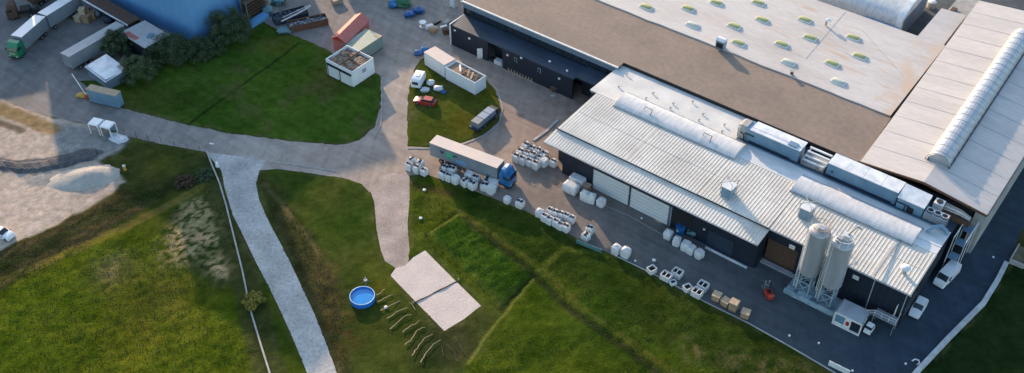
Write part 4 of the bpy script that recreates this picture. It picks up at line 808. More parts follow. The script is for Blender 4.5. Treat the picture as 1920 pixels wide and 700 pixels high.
def car(label, x, y, rz, m, L_=4.3, wd=1.75, h=1.45, van=False, name='parked_car', cat='car', group=None, loc=None):
    t = thing(name, label, cat, loc or (x, y, 0), rz, group); hw = wd / 2
    def ring(xx, w_, z0, z1): return [(xx, -w_, z0), (xx, -w_ * 1.02, (z0 + z1) / 2), (xx, -w_ * .93, z1), (xx, 0, z1 + .04), (xx, w_ * .93, z1), (xx, w_ * 1.02, (z0 + z1) / 2), (xx, w_, z0)]
    H = h
    if van:
        secs = [(-L_ / 2, .93, .35, H * .98), (-L_ / 2 + .12, 1, .25, H), (L_ * .18, 1, .25, H), (L_ * .22, 1, .25, H * .96), (L_ * .36, .98, .25, H * .60), (L_ * .46, .93, .25, H * .50), (L_ / 2, .80, .35, H * .36)]
    else:
        secs = [(-L_ / 2, .82, .35, H * .55), (-L_ / 2 + .25, .95, .22, H * .64), (-L_ * .2, 1, .2, H * .66), (L_ * .15, 1, .2, H * .66), (L_ * .30, .98, .2, H * .62), (L_ * .43, .92, .22, H * .54), (L_ / 2, .78, .35, H * .42)]
    MB().loft([ring(a, b * hw, c, d) for a, b, c, d in secs]).build('body', m, t, smooth=True)
    if not van:
        ca = [(-L_ * .44, .80, H * .63), (-L_ * .34, .78, H * .97), (L_ * .02, .78, H * .98), (L_ * .20, .86, H * .65)]
        MB().loft([[(a, -b * hw, H * .6), (a, -b * hw * .88, c), (a, b * hw * .88, c), (a, b * hw, H * .6)] for a, b, c in ca]).build('windows', 'glass_dark', t)
        MB().loft([[(a, -b * hw * .86, H * .95), (a, -b * hw * .80, H * 1.0), (a, b * hw * .80, H * 1.0), (a, b * hw * .86, H * .95)] for a, b in ((-L_ * .35, .85), (-L_ * .3, .88), (-L_ * .02, .88), (L_ * .03, .84))]).build('roof', m, t, smooth=True)
    else:
        x0, x1, z0, z1 = L_ * .235, L_ * .355, H * .945, H * .62
        MB().add([(x0, -hw * .82, z0 + .05), (x0, hw * .82, z0 + .05), (x1, hw * .88, z1 + .05), (x1, -hw * .88, z1 + .05), (x0, -hw * .82, z0 - .2), (x0, hw * .82, z0 - .2), (x1, hw * .88, z1 - .1), (x1, -hw * .88, z1 - .1)], [(0, 1, 2, 3), (7, 6, 5, 4), (0, 4, 5, 1), (1, 5, 6, 2), (2, 6, 7, 3), (3, 7, 4, 0)]).build('windscreen', 'glass_dark', t)
        for s_ in (-1, 1): MB().box((L_ * .17, s_ * hw * .99, H * .72), (.9, .06, H * .26)).build('side_window', 'glass_dark', t)
    for s_ in (-1, 1):
        MB().box((L_ * .47, s_ * hw * .68, H * .40), (.16, .3, .14)).build('headlight', 'lamp_clear', t); MB().box((-L_ * .495, s_ * hw * .7, H * .5), (.06, .2, .24)).build('tail_light', 'lamp_red', t)
        MB().box((L_ * .2, s_ * (hw + .1), H * .62), (.14, .18, .12)).build('mirror', 'black', t)
    wheels(t, (-L_ * .30, L_ * .31), hw * .9, .33, .2)
    return t
v1 = car('white panel van parked beside the warehouse end wall', 69.0, 112.4, math.atan2(-3.9, -4.0) , 'paint_white', 5.4, 1.95, 2.0, True, 'parked_van', 'van')
car('white hatchback with dark windscreen parked near the warehouse corner', 62.7, 105.9, math.atan2(-4.2, -3.1), 'paint_white', 4.5, 1.8, 1.5, group=None)
car('red saloon car on the grass island', -16.7, 158.3, R(163), 'paint_red', 4.4, 1.75, 1.4)
car('white car half out of frame on the sandy building site', -84.6, 122.2, R(-25), 'paint_white', 4.4, 1.8, 1.45)
cv = thing('caravan', 'small white caravan trailer at the left edge of the grass island', 'caravan', (*at(785, 158), 0), R(75))
MB().loft([[(a, -1.0 * k, .5), (a, -1.05 * k, 1.5), (a, -.9 * k, 2.2 * q), (a, .9 * k, 2.2 * q), (a, 1.05 * k, 1.5), (a, 1.0 * k, .5)] for a, k, q in ((-1.9, .9, .9), (-1.6, 1, 1), (1.5, 1, 1), (1.9, .9, .88))]).build('body', 'paint_white', cv, smooth=True)
MB().box((0, 0, 2.26), (.9, .7, .12)).build('roof_hatch', 'trim_white', cv); MB().box((-1.92, 0, 1.5), (.05, 1.2, .6)).build('window', 'glass_dark', cv); wheels(cv, (0,), .95, .32, .2); MB().box((2.4, 0, .5), (1.1, .2, .12)).build('drawbar', 'black', cv)
fk = thing('forklift', 'small red-orange forklift with dark overhead guard in the dark yard', 'forklift', (*at(1439, 553), 0), R(100))
MB().loft([[(a, -.55 * k, .25), (a, -.55 * k, z), (a, .55 * k, z), (a, .55 * k, .25)] for a, k, z in ((-1.3, .8, .9), (-1.1, 1, 1.1), (.2, 1, .8), (.7, .95, .7))]).build('body', 'paint_orange', fk)
MB().box((-.2, 0, 1.05), (.5, .5, .5)).build('seat', 'black', fk); g_ = MB()
for sx in (-.75, .5):
    for s_ in (-.45, .45): g_.box((sx, s_, 1.5), (.07, .07, 1.2))
for k in range(5): g_.box((-.7 + .3 * k, 0, 2.12), (.08, 1.0, .06))
g_.build('overhead_guard', 'black', fk); MB().box((.85, -.3, 1.2), (.12, .12, 2.3)).box((.85, .3, 1.2), (.12, .12, 2.3)).box((.9, 0, 1.4), (.1, .7, .5)).build('mast', 'paint_grey', fk)
for s_ in (-.25, .25): MB().box((1.5, s_, .1), (1.1, .1, .05)).build('fork', 'galv', fk)
wheels(fk, (-.8, .5), .5, .28, .2)
pk = thing('flatbed_truck', 'dark truck with grey-blue covered load on the island tip', 'truck', (*(Vector(at(894, 243.6, 1.0)) + Vector((-.57, .82)) * .9), 0), R(54))
MB().box((3.0, 0, .75), (6.6, 2.0, .5)).build('bed', 'dark_roof', pk)
for k in range(3): MB().box((1.0 + 1.85 * k, 0, 1.5), (1.75, 1.9, 1.1), top=(.98, .9)).build('load_cover', ('trailer_side', 'fascia', 'fascia')[k], pk)
MB().box((6.1, 0, 1.2), (.9, 1.9, 1.4), top=(.6, .9)).build('cab', 'dark_clad', pk); wheels(pk, (.9, 2.0, 5.6), .85, .4, .25)
bt = thing('small_cart', 'tiny white covered cart beside the red-marked kiosk', 'cart', (*at(1628, 622), 0), R(50))
MB().box((0, 0, .7), (1.7, 1.1, .8), top=(.95, .92)).build('body', 'paint_white', bt); MB().box((-.1, 0, 1.35), (1.1, 1.0, .55), top=(.8, .85)).build('windows', 'glass_dark', bt); MB().box((-.1, 0, 1.66), (.95, .95, .08)).build('roof', 'paint_white', bt); wheels(bt, (-.5, .5), .5, .25, .15)

# ------------------------------------------------------------------ containers, sheds
def container(lab, corner, a1, L1, L2, h, m, top, name='container', cat='container', inner=None):
    t = thing(name, lab, cat, (*corner, 0), a1); s_ = MB()
    th = .12
    s_.box((L1 / 2, th / 2, h / 2), (L1, th, h)).box((L1 / 2, -L2 + th / 2 * 0 + L2 * 2 - th / 2 - L2, h / 2), (L1, th, h)) if False else None
    return t
def cbox(lab, front, aL, Ll, Lr, h, m, name='container', cat='container', roof=None, loadm=None, ribs=True):
    # front = near corner, box runs Ll along angle aL and Lr to its right
    t = thing(name, lab, cat, (*front, 0), aL); w_ = MB(); th = .12
    w_.box((Ll / 2, -th / 2, h / 2 + .1), (Ll, th, h - .1)).box((Ll / 2, -Lr + th / 2, h / 2 + .1), (Ll, th, h - .1)).box((th / 2, -Lr / 2, h / 2 + .1), (th, Lr - 2 * th, h - .1)).box((Ll - th / 2, -Lr / 2, h / 2 + .1), (th, Lr - 2 * th, h - .1))
    if ribs:
        for k in range(int(Ll / .5)): w_.box((.3 + .5 * k, .02, h / 2 + .1), (.18, .04, h - .5))
    w_.build('wall', m, t); MB().box((Ll / 2, -Lr / 2, .12), (Ll, Lr, .18)).build('floor', 'rust', t)
    if roof: MB().box((Ll / 2, -Lr / 2, h + .1), (Ll + .1, Lr + .1, .14)).build('roof', roof, t)
    if loadm:
        mb = MB(); r_ = random.Random(len(lab))
        for k in range(14): mb.lump((r_.uniform(.8, Ll - .8), -r_.uniform(.7, Lr - .7), h - .5), (r_.uniform(1, 2.2), r_.uniform(.8, 1.6), .9), k, 8, 5, .25)
        mb.box((Ll / 2, -Lr / 2, h - .9), (Ll - .3, Lr - .3, .6)); mb.build('load', loadm, t)
    return t
def fr(x, y, h, aL, corr=0): return at(x, y, h)
# cbox: local +x along aL, local -y towards the other side -> use mirrored angle for the right side
g = cbox('white walled open-topped box of rubble with sagging front doors', (-31.0, 163.3), R(142), 7.2, 6.0, 3.75, 'paint_white', 'roofless_garage', 'garage', None, 'rubble', False)
MB().box((3.6, -3.0, 3.8), (.16, 5.9, .2), rz=0).build('cross_beam', 'rust', g)
for k in (0, 1): 
    d = MB().box((1.9 + 3.4 * k, .10, 1.35), (2.75, .08, 2.3), rx=.03).build('door', 'door_white', g); MB().box((1.9 + 3.4 * k, .12, 2.85), (3.3, .10, .5)).box((1.9 + 3.4 * k + 1.5, .09, 1.3), (.26, .08, 2.6)).build('shutter_box', 'black', d)
MB().box((-.03, -3.2, 2.4), (.06, 1.0, .8)).build('sign_plate', 'paint_grey', g)
r_ = cbox('green-grey sheet metal shed behind the open-topped white box', (-30.6, 171.6), R(143), 4.3, 6.8, 2.8, 'green_sheet', 'metal_shed', 'shed', 'green_sheet', None); r_.location.z = 0
MB().box((.6, -6.2, 2.95), (1.4, .9, .14)).build('roof_patch', 'wood_pale', r_)
rs = thing('red_shed', 'low gable shed with faded red sheet roof', 'shed', (-34.3, 174.4, 0), R(66))
MB().add([(0, -1.0, 3.1), (9.6, -1.0, 3.1), (9.6, 1.0, 4.3), (0, 1.0, 4.3), (9.6, 2.6, 3.4), (0, 2.6, 3.4)], [(0, 1, 2, 3), (3, 2, 4, 5)]).build('roof', 'red_sheet', rs).modifiers.new('t', 'SOLIDIFY').thickness = .08
MB().prism([(.3, -.8), (9.3, -.8), (9.3, 2.4), (.3, 2.4)], 0, 3.1).build('wall', 'red_sheet', rs)
MB().add([(.1, -.9, 3.1), (.1, 1.0, 4.2), (.1, 2.5, 3.35), (.25, -.9, 3.1), (.25, 1.0, 4.2), (.25, 2.5, 3.35)], [(0, 1, 2), (5, 4, 3), (0, 3, 4, 1), (1, 4, 5, 2), (2, 5, 3, 0)]).build('gable', 'paint_red', rs)
cbox('white container with closed roof at the top of the grass island', (-13.3, 166.4), R(134), 6.1, 2.9, 3.1, 'paint_white', roof='truck_roof')
c_ = cbox('open-topped white container loaded with planks on the grass island', (-7.1, 160.7), R(139), 7.9, 3.1, 3.05, 'paint_white')
MB().box((3.95, -1.55, 2.6), (7.5, 2.8, .3)).build('load', 'rubble', c_)
for k in range(5): MB().box((1.0 + 1.1 * k, -1.6 + .2 * (k % 2), 2.95 + .05 * k), (.35, 2.2, .18), rz=.4 + .1 * k).build('plank', ('black', 'wood_pale', 'wood', 'black', 'trim_white')[k], c_)
cbox('grey-blue metal container with a pale narrow roof at the yard gate', (-75.0, 156.5), R(161), 6.6, 1.6, 3.0, 'ahu_blue', roof='wood_pale')
# kiosk
ks = thing('kiosk', 'small white kiosk with grey roof, glazed front and red badge', 'kiosk', (52.25, 100.72, 0), R(143.3))
MB().box((2.1, -1.5, 1.2), (4.1, 2.8, 2.4)).build('wall', 'paint_white', ks)
MB().box((2.1, -1.65, 2.55), (4.3, 3.2, .12)).build('roof', 'paint_grey', ks)
MB().box((2.1, .05, 2.5), (4.3, .12, .22)).box((-.02, -1.5, 2.5), (.12, 3.2, .22)).box((4.22, -1.5, 2.5), (.12, 3.2, .22)).box((.0, .06, 1.2), (.14, .1, 2.4)).box((4.2, .06, 1.2), (.14, .1, 2.4)).box((2.1, .06, .1), (4.2, .1, .2)).build('frame', 'trim_white', ks)
MB().box((.85, -.06, 1.3), (1.4, .08, 1.9)).build('window', 'glass_dark', ks); MB().box((3.3, -.06, 1.5), (1.4, .08, 1.6)).build('window', 'ahu_blue', ks, label='pale reflecting window with ledge')
MB().box((2.05, -.05, 1.3), (.95, .12, 2.1)).build('panel', 'trim_white', ks)
decal(ks, [(.27 * math.cos(a) , .22 * math.sin(a) + (.25 if math.sin(a) > 0 else -.25)) for a in [i * math.pi / 8 + .1 for i in range(16)]], 2.05, 1.35, .02, 'paint_red', 'badge')
ks.scale = (1, 1, 1)
# stair platform by kiosk
sp = thing('steel_platform', 'dark steel landing with handrails and steps at the warehouse end door', 'stair', W3(60.5, -2.6, 0), AX)
MB().box((1.6, .9, 2.4), (3.4, 1.8, .12)).build('deck', 'galv', sp); g_ = MB()
for x in (0, 3.2): g_.box((x, .1, 1.2), (.1, .1, 2.4)); g_.box((x, 1.7, 1.2), (.1, .1, 2.4))
g_.build('legs', 'galv', sp); g_ = MB().tube([(-3.6, .1, 1.1), (0, .1, 3.5), (3.3, .1, 3.5), (3.3, 1.7, 3.5)], .04, 5).tube([(-3.6, .1, .6), (0, .1, 3.0), (3.3, .1, 3.0)], .03, 5)
for x in (0, 1.1, 2.2, 3.3): g_.tube([(x, .1, 2.4), (x, .1, 3.5)], .04, 5)
g_.build('handrail', 'ahu_white', sp)
for k in range(11): MB().box((-3.3 + .3 * k, .6, .2 + .2 * k), (.3, 1.0, .05)).build('step', 'galv', sp)
MB().box((1.6, 2.62, 3.4), (1.0, .08, 2.0)).build('doorway', 'black', sp); MB().box((2.4, 2.2, 3.4), (.08, .9, 2.0)).build('door', 'trim_white', sp)

# ------------------------------------------------------------------ bags, pallets, crates
G_bag = 'white bulk bags standing along the yard'
def bag_proto(kind, seed):
    hoop = seed in (5, 9)
    t = thing('bulk_bag', '-', 'bulk bag', (0, 0, 0), 0, G_bag); r_ = random.Random(seed); rings = []
    for k, z in enumerate((0, .08, .45, .85, 1.18, 1.30, 1.33)):
        q = (.55, .59, .62, .62, .60, .57, .50)[k]; c_ = (.10, .12, .14, .13, .10, .09, .08)[k]
        rings.append([(x * (1 + r_.uniform(-.03, .03)), y * (1 + r_.uniform(-.05, .05)), z + r_.uniform(-.04, .04) * (k > 0)) for x, y in ((q, -q + c_), (q * 1.03, 0), (q, q - c_), (q - c_, q), (0, q * 1.03), (-q + c_, q), (-q, q - c_), (-q * 1.03, 0), (-q, -q + c_), (-q + c_, -q), (0, -q * 1.03), (q - c_, -q))])
    if kind == 'tied': rings.append([(p[0] * .35, p[1] * .35, 1.5 + r_.uniform(-.05, .05)) for p in rings[-1]]); rings.append([(p[0] * .5, p[1] * .5, 1.62) for p in rings[-1]])
    MB().loft(rings).build('sack', 'bag', t)
    if kind != 'tied':
        for sx, sy in ((-.27, -.02), (.27, .03)) if kind == 'open' else (): MB().cyl((sx, sy, 1.37), .26, .10, 10, r2=.24).build('opening', 'bag_open', t)
    for sx in (-1, 1): MB().tube([(sx * .42, -.4, 1.28), (sx * .47, -.3, 1.50), (sx * .47, .3, 1.50), (sx * .42, .4, 1.28)], .03, 5).build('lifting_strap', 'bag', t) if not hoop else MB().tube([(sx * .42, -.42, 1.25), (sx * .5, -.3, 1.7), (sx * .5, .25, 1.72), (sx * .42, .42, 1.25)], .045, 5).build('lifting_strap', 'strap', t)
    return t
PRO = {'open': bag_proto('open', 1), 'open2': bag_proto('open', 5), 'open3': bag_proto('open', 9), 'tied': bag_proto('tied', 2), 'tied2': bag_proto('tied', 12), 'plain': bag_proto('plain', 3)}; USED = {k: False for k in PRO}
def bag(kind, x, y, lab, px=True, rz=None, z=0, sc=1.0, hgt=.7):
    kind = random.choice({'open': ['open', 'open2', 'open3'], 'tied': ['tied', 'tied2'], 'plain': ['plain']}[kind]); x += random.uniform(-1.2, 1.2); y += random.uniform(-.8, .8)
    p = at(x, y, hgt) if px else (x, y); rz = AX + random.uniform(-.3, .3) + random.choice((0, 0, math.pi / 2)) if rz is None else rz; s_ = (sc * random.uniform(.93, 1.05), sc * random.uniform(.93, 1.05), sc * random.uniform(.88, 1.12))
    if not USED[kind]:
        USED[kind] = True; t = PRO[kind]; t.location = (*p, z); t.rotation_euler.z = rz; t['label'] = lab; t.scale = s_; return t
    return dup(PRO[kind], (*p, z), rz, lab, None, s_)
def fl(p, q, t): return (p[0] + (q[0] - p[0]) * t, p[1] + (q[1] - p[1]) * t)
o5 = ['first', 'second', 'third', 'fourth', 'fifth', 'sixth']
# block of 2 x 5 by the grass edge
for r_i, (a, c) in enumerate((((1022, 409), (1062, 427)), ((1032, 397), (1072, 411)))):
    for k in range(5): bag('open', *fl(a, c, k / 4), f"{o5[k]} bag from left in the {'grass-side' if r_i == 0 else 'road-side'} row of the ten-bag block, black openings", sc=1.0, rz=AX + random.uniform(-.04, .04))
bag('tied', 1011, 400, 'crumpled white bag leaning left of the ten-bag block')
for k, (x, y, lb_) in enumerate(((1098, 444, 'front'), (1107, 432, 'rear'))): bag('open', x, y, f'{lb_} bag of the pair just right of the ten-bag block, two black openings', sc=1.0)
bag('open', 976, 382, 'single white bag with two black openings near the truck cab', sc=1.05); bag('tied', 950, 374, 'lone knotted white bag on the grass edge below the blue cab', sc=.95)
for k, (x, y) in enumerate(((1157, 468), (1172, 474))): bag('tied', x, y, f"{'left' if k == 0 else 'right'} one of the two tied bags at the end of the sunlit strip", sc=1.15)
# row beside the truck
row = [((830, 328), 'open'), ((842, 333), 'open'), ((854, 338), 'plain'), ((836, 318), 'open'), ((848, 322), 'open'), ((873, 342), 'open'), ((886, 347), 'open'), ((880, 331), 'plain'), ((893, 336), 'open'), ((908, 350), 'open'), ((921, 356), 'plain'), ((914, 340), 'open'), ((926, 346), 'plain')]
nm = ['leftmost front', 'second front', 'third front', 'leftmost rear', 'second rear', 'fourth front', 'fifth front', 'third rear', 'fourth rear', 'sixth front', 'rightmost front', 'fifth rear', 'rightmost rear']
for (p, kd), nn in zip(row, nm): bag(kd, *p, f'{nn} white bag of the cluster beside the truck trailer', sc=1.12)
# pile left of truck
for k, (x, y, lb_) in enumerate(((766, 313, 'small left'), (781, 317, 'second'), (795, 321, 'third'), (772, 303, 'rear'), (787, 307, 'rear right'))): bag('open', x, y, f'{lb_} white bag with black openings in the heap behind the trailer end', sc=1.0)
# cluster in front of the warehouse end
for r_i, (a, c, nn) in enumerate((((968, 296), (1004, 309), 4), ((977, 286), (1012, 298), 4), ((986, 276), (1022, 290), 4))):
    for k in range(nn): bag('open', *fl(a, c, k / (nn - 1)), f"{o5[k]} bag from left in the {('grass-side', 'middle', 'building-side')[r_i]} row of the big cluster past the cab", sc=1.08, rz=AX + random.uniform(-.06, .06))
for k, (x, y) in enumerate(((1021, 304), (1038, 305))): bag('open' if k else 'plain', x, y, ('plain' if k == 0 else 'black-topped') + ' white bag at the right end of the big cluster', sc=1.05)
bag('open', 1064, 312, 'lone white bag with black openings at the dark warehouse corner', sc=1.05)
# film-wrapped stack
k = 0
for r_i in range(3):
    for c_i in range(2):
        p = fl((1066, 352), (1090, 325), r_i / 2); p = (p[0] + 9 * c_i, p[1] + 4 * c_i)
        q = at(*p, .8); t = thing('wrapped_pallet', f"{('near', 'middle', 'far')[r_i]} {('left', 'right')[c_i]} pallet of the film-wrapped block before the white doors", 'pallet', (*q, 0), AX, 'film wrapped pallets by the white doors')
        MB().lump((0, 0, 1.0), (1.75, 1.75, 1.8), r_i * 2 + c_i, 16, 8, .025, .16).build('wrapped_load', 'film', t); MB().box((0, 0, .07), (1.4, 1.4, .14)).build('pallet', 'wood', t)
cb = thing('wooden_crate', 'orange-brown crate tucked behind the film-wrapped block', 'crate', (*at(1098, 351, .5), 0), AX); MB().box((0, 0, .55), (1.6, 1.2, 1.1)).build('body', 'wood', cb); MB().box((0, 0, 1.12), (1.7, 1.3, .06)).build('lid', 'wood_pale', cb)
for k, (x, y) in enumerate(((1098, 368), (1110, 373), (1127, 380))): bag('tied', x, y, f"{('left', 'middle', 'right')[k]} one of three tall white bags in front of the first white door", sc=1.15)
for k, (x, y) in enumerate(((1254, 441), (1269, 453), (1285, 462), (1297, 468), (1311, 476))): bag('tied' if k in (0, 1) else 'plain', x, y, f'{o5[k]} from left of the five white bags before the open doorway', sc=1.1)
# dark-topped boxes by the lower grass edge
G_ib = 'open white crates along the lower grass edge'
def tub(lab, x, y, holes=2, rz=AX, s_=1.0, dark=False):
    t = thing('white_crate', lab, 'crate', (*at(x, y, .5), 0), rz, G_ib)
    w_ = MB(); a = .75 * s_; h = 1.1 * s_
    for sx in (-1, 1): w_.box((sx * a, 0, h / 2), (.12, 2 * a * .85, h)); w_.box((0, sx * a * .85, h / 2), (2 * a, .12, h))
    if holes == 2: w_.box((0, 0, h - .03), (.12, 2 * a * .8, .1))
    w_.build('wall', 'bag', t); MB().box((0, 0, h * .6), (2 * a - .1, 2 * a * .85 - .1, .1)).build('contents', 'bag_open', t)
    return t
tub('narrow white crate with black contents, leftmost at the lower grass edge', 1222, 506, 1, R(35), .85); tub('white two-cell crate with black contents, front of the middle pair', 1249, 519); tub('white two-cell crate with black contents, rear of the middle pair', 1270, 513)
tub('small half-empty grey-white crate between the middle pair and kerb', 1262, 529, 1, R(20), .6); tub('tilted white crate with dark sack, just left of the right pair', 1289, 540, 1, R(30), .8); tub('white two-cell crate, front of the pair beside the wooden crates', 1307, 550, 2); tub('white two-cell crate, rear of the pair beside the wooden crates', 1318, 537, 2)
G_cr = 'wooden crates at the grass edge'
for k, (x, y, m, lab) in enumerate(((1344, 555, 'wood', 'leftmost wooden crate with reddish lid'), (1361, 565, 'wood_pale', 'second wooden crate with pale lid, open front'), (1376, 573, 'wood', 'third and tallest wooden crate with board lid'), (1398, 587, 'wood_pale', 'wooden crate standing apart at the right end'))):
    t = thing('wooden_crate', lab + ' by the dark yard edge', 'crate', (*at(x, y, .9), 0), AX, G_cr)
    hk = (1.25, 1.1, 1.75, 1.2)[k]; t.rotation_euler.z = AX + (.12, -.1, .05, .2)[k]; MB().box((0, 0, hk / 2), (1.2, 1.2, hk)).build('body', m, t)
    s_ = MB()
    for z in (.25, .6, .95): s_.box((0, -.62, z), (1.24, .04, .16)).box((.62, 0, z), (.04, 1.24, .16))
    s_.build('slats', 'wood_pale' if m == 'wood' else 'wood', t); MB().box((0, 0, hk + .04), (1.34, 1.34, .08)).build('lid', 'wood_pale', t); MB().box((0, -.61, .12), (1.3, .12, .24)).build('pallet', 'rust', t)
bn = thing('blue_bin', 'round blue bin with white emblem in the open doorway', 'bin', (*at(1275, 436), 0), AX)
MB().cyl((0, 0, .8), .75, 1.6, 18, r2=.85).build('body', 'paint_blue', bn, smooth=True); MB().cyl((0, 0, 1.65), .88, .1, 18).build('lid', 'tarp_blue', bn, smooth=True); decal(bn, ell(.3, .3, 3), -.1, .9, -.84, 'trim_white', 'emblem')
tag(MB().lump((0, 0, .9), (2.2, 1.5, 1.9), 4, rough=.2).build('covered_machine', 'tarp_teal', None, loc=(*at(1296, 440), 0), rz=AX), 'machine under dark teal tarpaulin beside the blue bin', 'machine')
tag(MB().lump((0, 0, 3.4), (1.6, 1.0, 1.0), 5, rough=.1).tube([(0, 0, 0), (0, 0, 3.2)], .08).build('floodlight', 'concrete', None, loc=(*at(1303, 432), 0)), 'pale lamp head on a short post by the doorway', 'lamp')

# ------------------------------------------------------------------ yard clutter at the top
def junk(name, lab, cat, x, y, size, m, seed=1, rough=.2, h=None, rz=0, sq=.6, smooth=True):
    return tag(MB().lump((0, 0, size[2] / 2 - .05), size, seed, 12, 7, rough, sq).build(name, m, None, smooth=smooth, loc=(*at(x, y), 0), rz=rz), lab, cat)
junk('blue_sack', 'dark blue round sack at the top of the road', 'sack', 737, 14, (2.0, 1.8, 1.8), 'paint_blue', 1)
junk('green_heap', 'heap of dark green netting beside the blue sack', 'netting', 756, 10, (3.4, 3.0, 2.2), 'tarp_green', 2, .35)
junk('blue_tarpaulin', 'crumpled blue tarpaulin left half, below the green heap', 'tarpaulin', 768, 30, (2.2, 2.2, 1.1), 'tarp_blue', 3, .3); junk('blue_tarpaulin', 'crumpled blue tarpaulin, right and higher one near the green heap', 'tarpaulin', 784, 24, (2.8, 1.8, 1.3), 'tarp_blue', 4, .3)
junk('blue_tarpaulin', 'teal-blue bundle at the corner of the white container', 'tarpaulin', 785, 103, (2.0, 1.6, 1.1), 'tarp_blue', 5, .3); junk('blue_tarpaulin', 'dark blue bundle between teal bundle and white container', 'tarpaulin', 796, 97, (1.6, 1.6, 1.1), 'paint_blue', 6, .3)
junk('white_sack', 'grey-white sack nearest the red car roof on the island', 'sack', 797, 172, (1.8, 1.2, 1.0), 'film', 7, .2); junk('white_sack', 'cream sack, topmost of the three by the red car', 'sack', 808, 160, (1.5, 1.4, 1.2), 'bag', 8, .2); junk('white_sack', 'white and cyan sack, right of the three by the red car', 'sack', 822, 170, (2.0, 1.3, 1.1), 'film', 9, .25)
tag(MB().lump((0, 0, .25), (1.1, .9, .5), 10, rough=.3).build('cyan_sheet', 'tarp_blue', None, loc=(*at(832, 175), 0)), 'small cyan plastic sheet end beside the sacks', 'sheet')
dr = thing('cable_drum', 'white cable drum lying left of the plank heap', 'cable drum', (*at(793, 50), 0), R(-20)); MB().cyl((0, 0, .6), .35, 1.0, 14).build('core', 'wood_pale', dr); [MB().cyl((0, 0, z_), .8, .1, 16).build('flange', 'trim_white', dr) for z_ in (.08, 1.12)]
for k, (x, y, m, sz, rz, lab) in enumerate(((805, 53, 'trim_white', (1.7, 1.0, .7), .4, 'white box beside the cable drum'), (813, 58, 'wood_pale', (1.8, 1.4, .8), .2, 'pale timber pallet stack, lowest of the clutter'), (812, 62, 'wood', (1.3, .8, .8), .1, 'dark open crate under the pale pallets'), (832, 53, 'trim_white', (1.6, .7, .5), .5, 'white slab by the dark building corner'), (836, 62, 'rust', (1.2, 1.3, 1.0), .3, 'rusty box touching the dark lean-to corner'), (838, 44, 'concrete', (1.6, 1.4, .6), .8, 'grey concrete block among the clutter'), (828, 40, 'wood_pale', (2.2, .4, .3), .6, 'long pale plank on the clutter heap'), (820, 45, 'black', (1.8, .3, .4), .9, 'black beam leaning in the clutter heap'))):
    t = thing('clutter_box' if m != 'wood_pale' else 'timber', lab, 'box' if m != 'wood_pale' else 'timber', (*at(x, y), 0), rz); MB().box((0, 0, sz[2] / 2), sz).build('body', m, t); MB().box((0, 0, sz[2] + .03), (sz[0] * .9, sz[1] * .85, .06)).build('top', m if m != 'black' else 'rust', t)
wr = thing('wire_coil', 'ring of pale wire lying on the clutter heap', 'coil', (*at(818, 41), .2), 0); MB().tube([(.8 * math.cos(a * math.pi / 8), .7 * math.sin(a * math.pi / 8), .2) for a in range(17)], .1, 6).build('coil', 'concrete', wr)
tt = thing('frame_tripod', 'thin metal tripod frame over dusty ground at the top', 'tripod', (*at(822, 16), 0), 0)
for a in (0, 2.1, 4.2): MB().tube([(0, 0, 3.2), (1.5 * math.cos(a), 1.5 * math.sin(a), 0)], .05, 5).build('leg', 'concrete', tt)
MB().cyl((0, 0, 3.2), .15, .2, 8).build('head', 'concrete', tt)
wt = thing('white_cabinet', 'upright white cabinet by the upper corner of the brown-roofed factory', 'cabinet', (*at(851, 12), 0), AX); MB().box((0, 0, 1.3), (1.4, 1.1, 2.6)).build('body', 'trim_white', wt); MB().box((0, -.57, 1.3), (1.1, .05, 2.2)).build('door', 'paint_white', wt)
# skips with scrap
def skip(lab, x, y, rz, L_, wd, m, load):
    t = thing('skip', lab, 'skip', (*at(x, y), 0), rz); w_ = MB()
    for s_ in (-1, 1): w_.box((0, s_ * wd / 2, .75), (L_, .12, 1.5)); w_.box((s_ * L_ / 2, 0, .75), (.12, wd, 1.5))
    w_.build('wall', m, t); r_ = random.Random(x); mb = MB().box((0, 0, .5), (L_ - .2, wd - .2, .9))
    for k in range(22): mb.box((r_.uniform(-L_ / 2 + .5, L_ / 2 - .5), r_.uniform(-wd / 2 + .4, wd / 2 - .4), 1.15 + r_.uniform(0, .25)), (r_.uniform(.3, 1.3), r_.uniform(.1, .5), .15), rz=r_.uniform(0, 3), ry=r_.uniform(-.4, .4))
    mb.build('scrap_load', load, t); MB().box((0, wd / 2 + .05, 1.2), (L_ - .3, .08, .12)).box((0, -wd / 2 - .05, 1.2), (L_ - .3, .08, .12)).build('rail', 'rust', t); return t
skip('long brown skip full of bluish scrap metal', 578, 49, R(22), 8.2, 2.5, 'rust', 'scrap'); skip('dark skip with pale bent frame, left of the scrap skip', 545, 35, R(28), 7.2, 2.6, 'dark_roof', 'dark_roof')
fm = thing('bent_frame', 'pale bent metal frame lying across the dark skip', 'metal frame', (*at(556, 40), 1.4), R(30)); MB().tube([(-3.5, -.8, .1), (0, -.4, .5), (3.2, .2, .9), (3.9, 1.2, .5), (2.6, 1.5, .3)], .18, 6).tube([(-2.8, .3, .2), (2.4, .9, .7)], .1, 6).build('rail', 'galv', fm)
junk('green_netting', 'pale green netting trailing over the grass edge by the skips', 'netting', 536, 60, (3.4, 2.4, .9), 'tarp_teal', 12, .4)
pp_ = thing('pallet_stack', 'stack of pale sunlit pallets at the top of the pink strip', 'pallets', (*at(632, 5), 0), R(20))
for k in range(5): MB().box((0, 0, .12 + .22 * k), (2.4, 1.6, .14), rz=.1 * k).build('pallet', 'wood_pale', pp_)
junk('cardboard_pile', 'dark and pale rubbish heap at the top edge near the blue wall', 'heap', 520, 6, (3.2, 2.4, 1.5), 'tarp_teal', 13, .4)
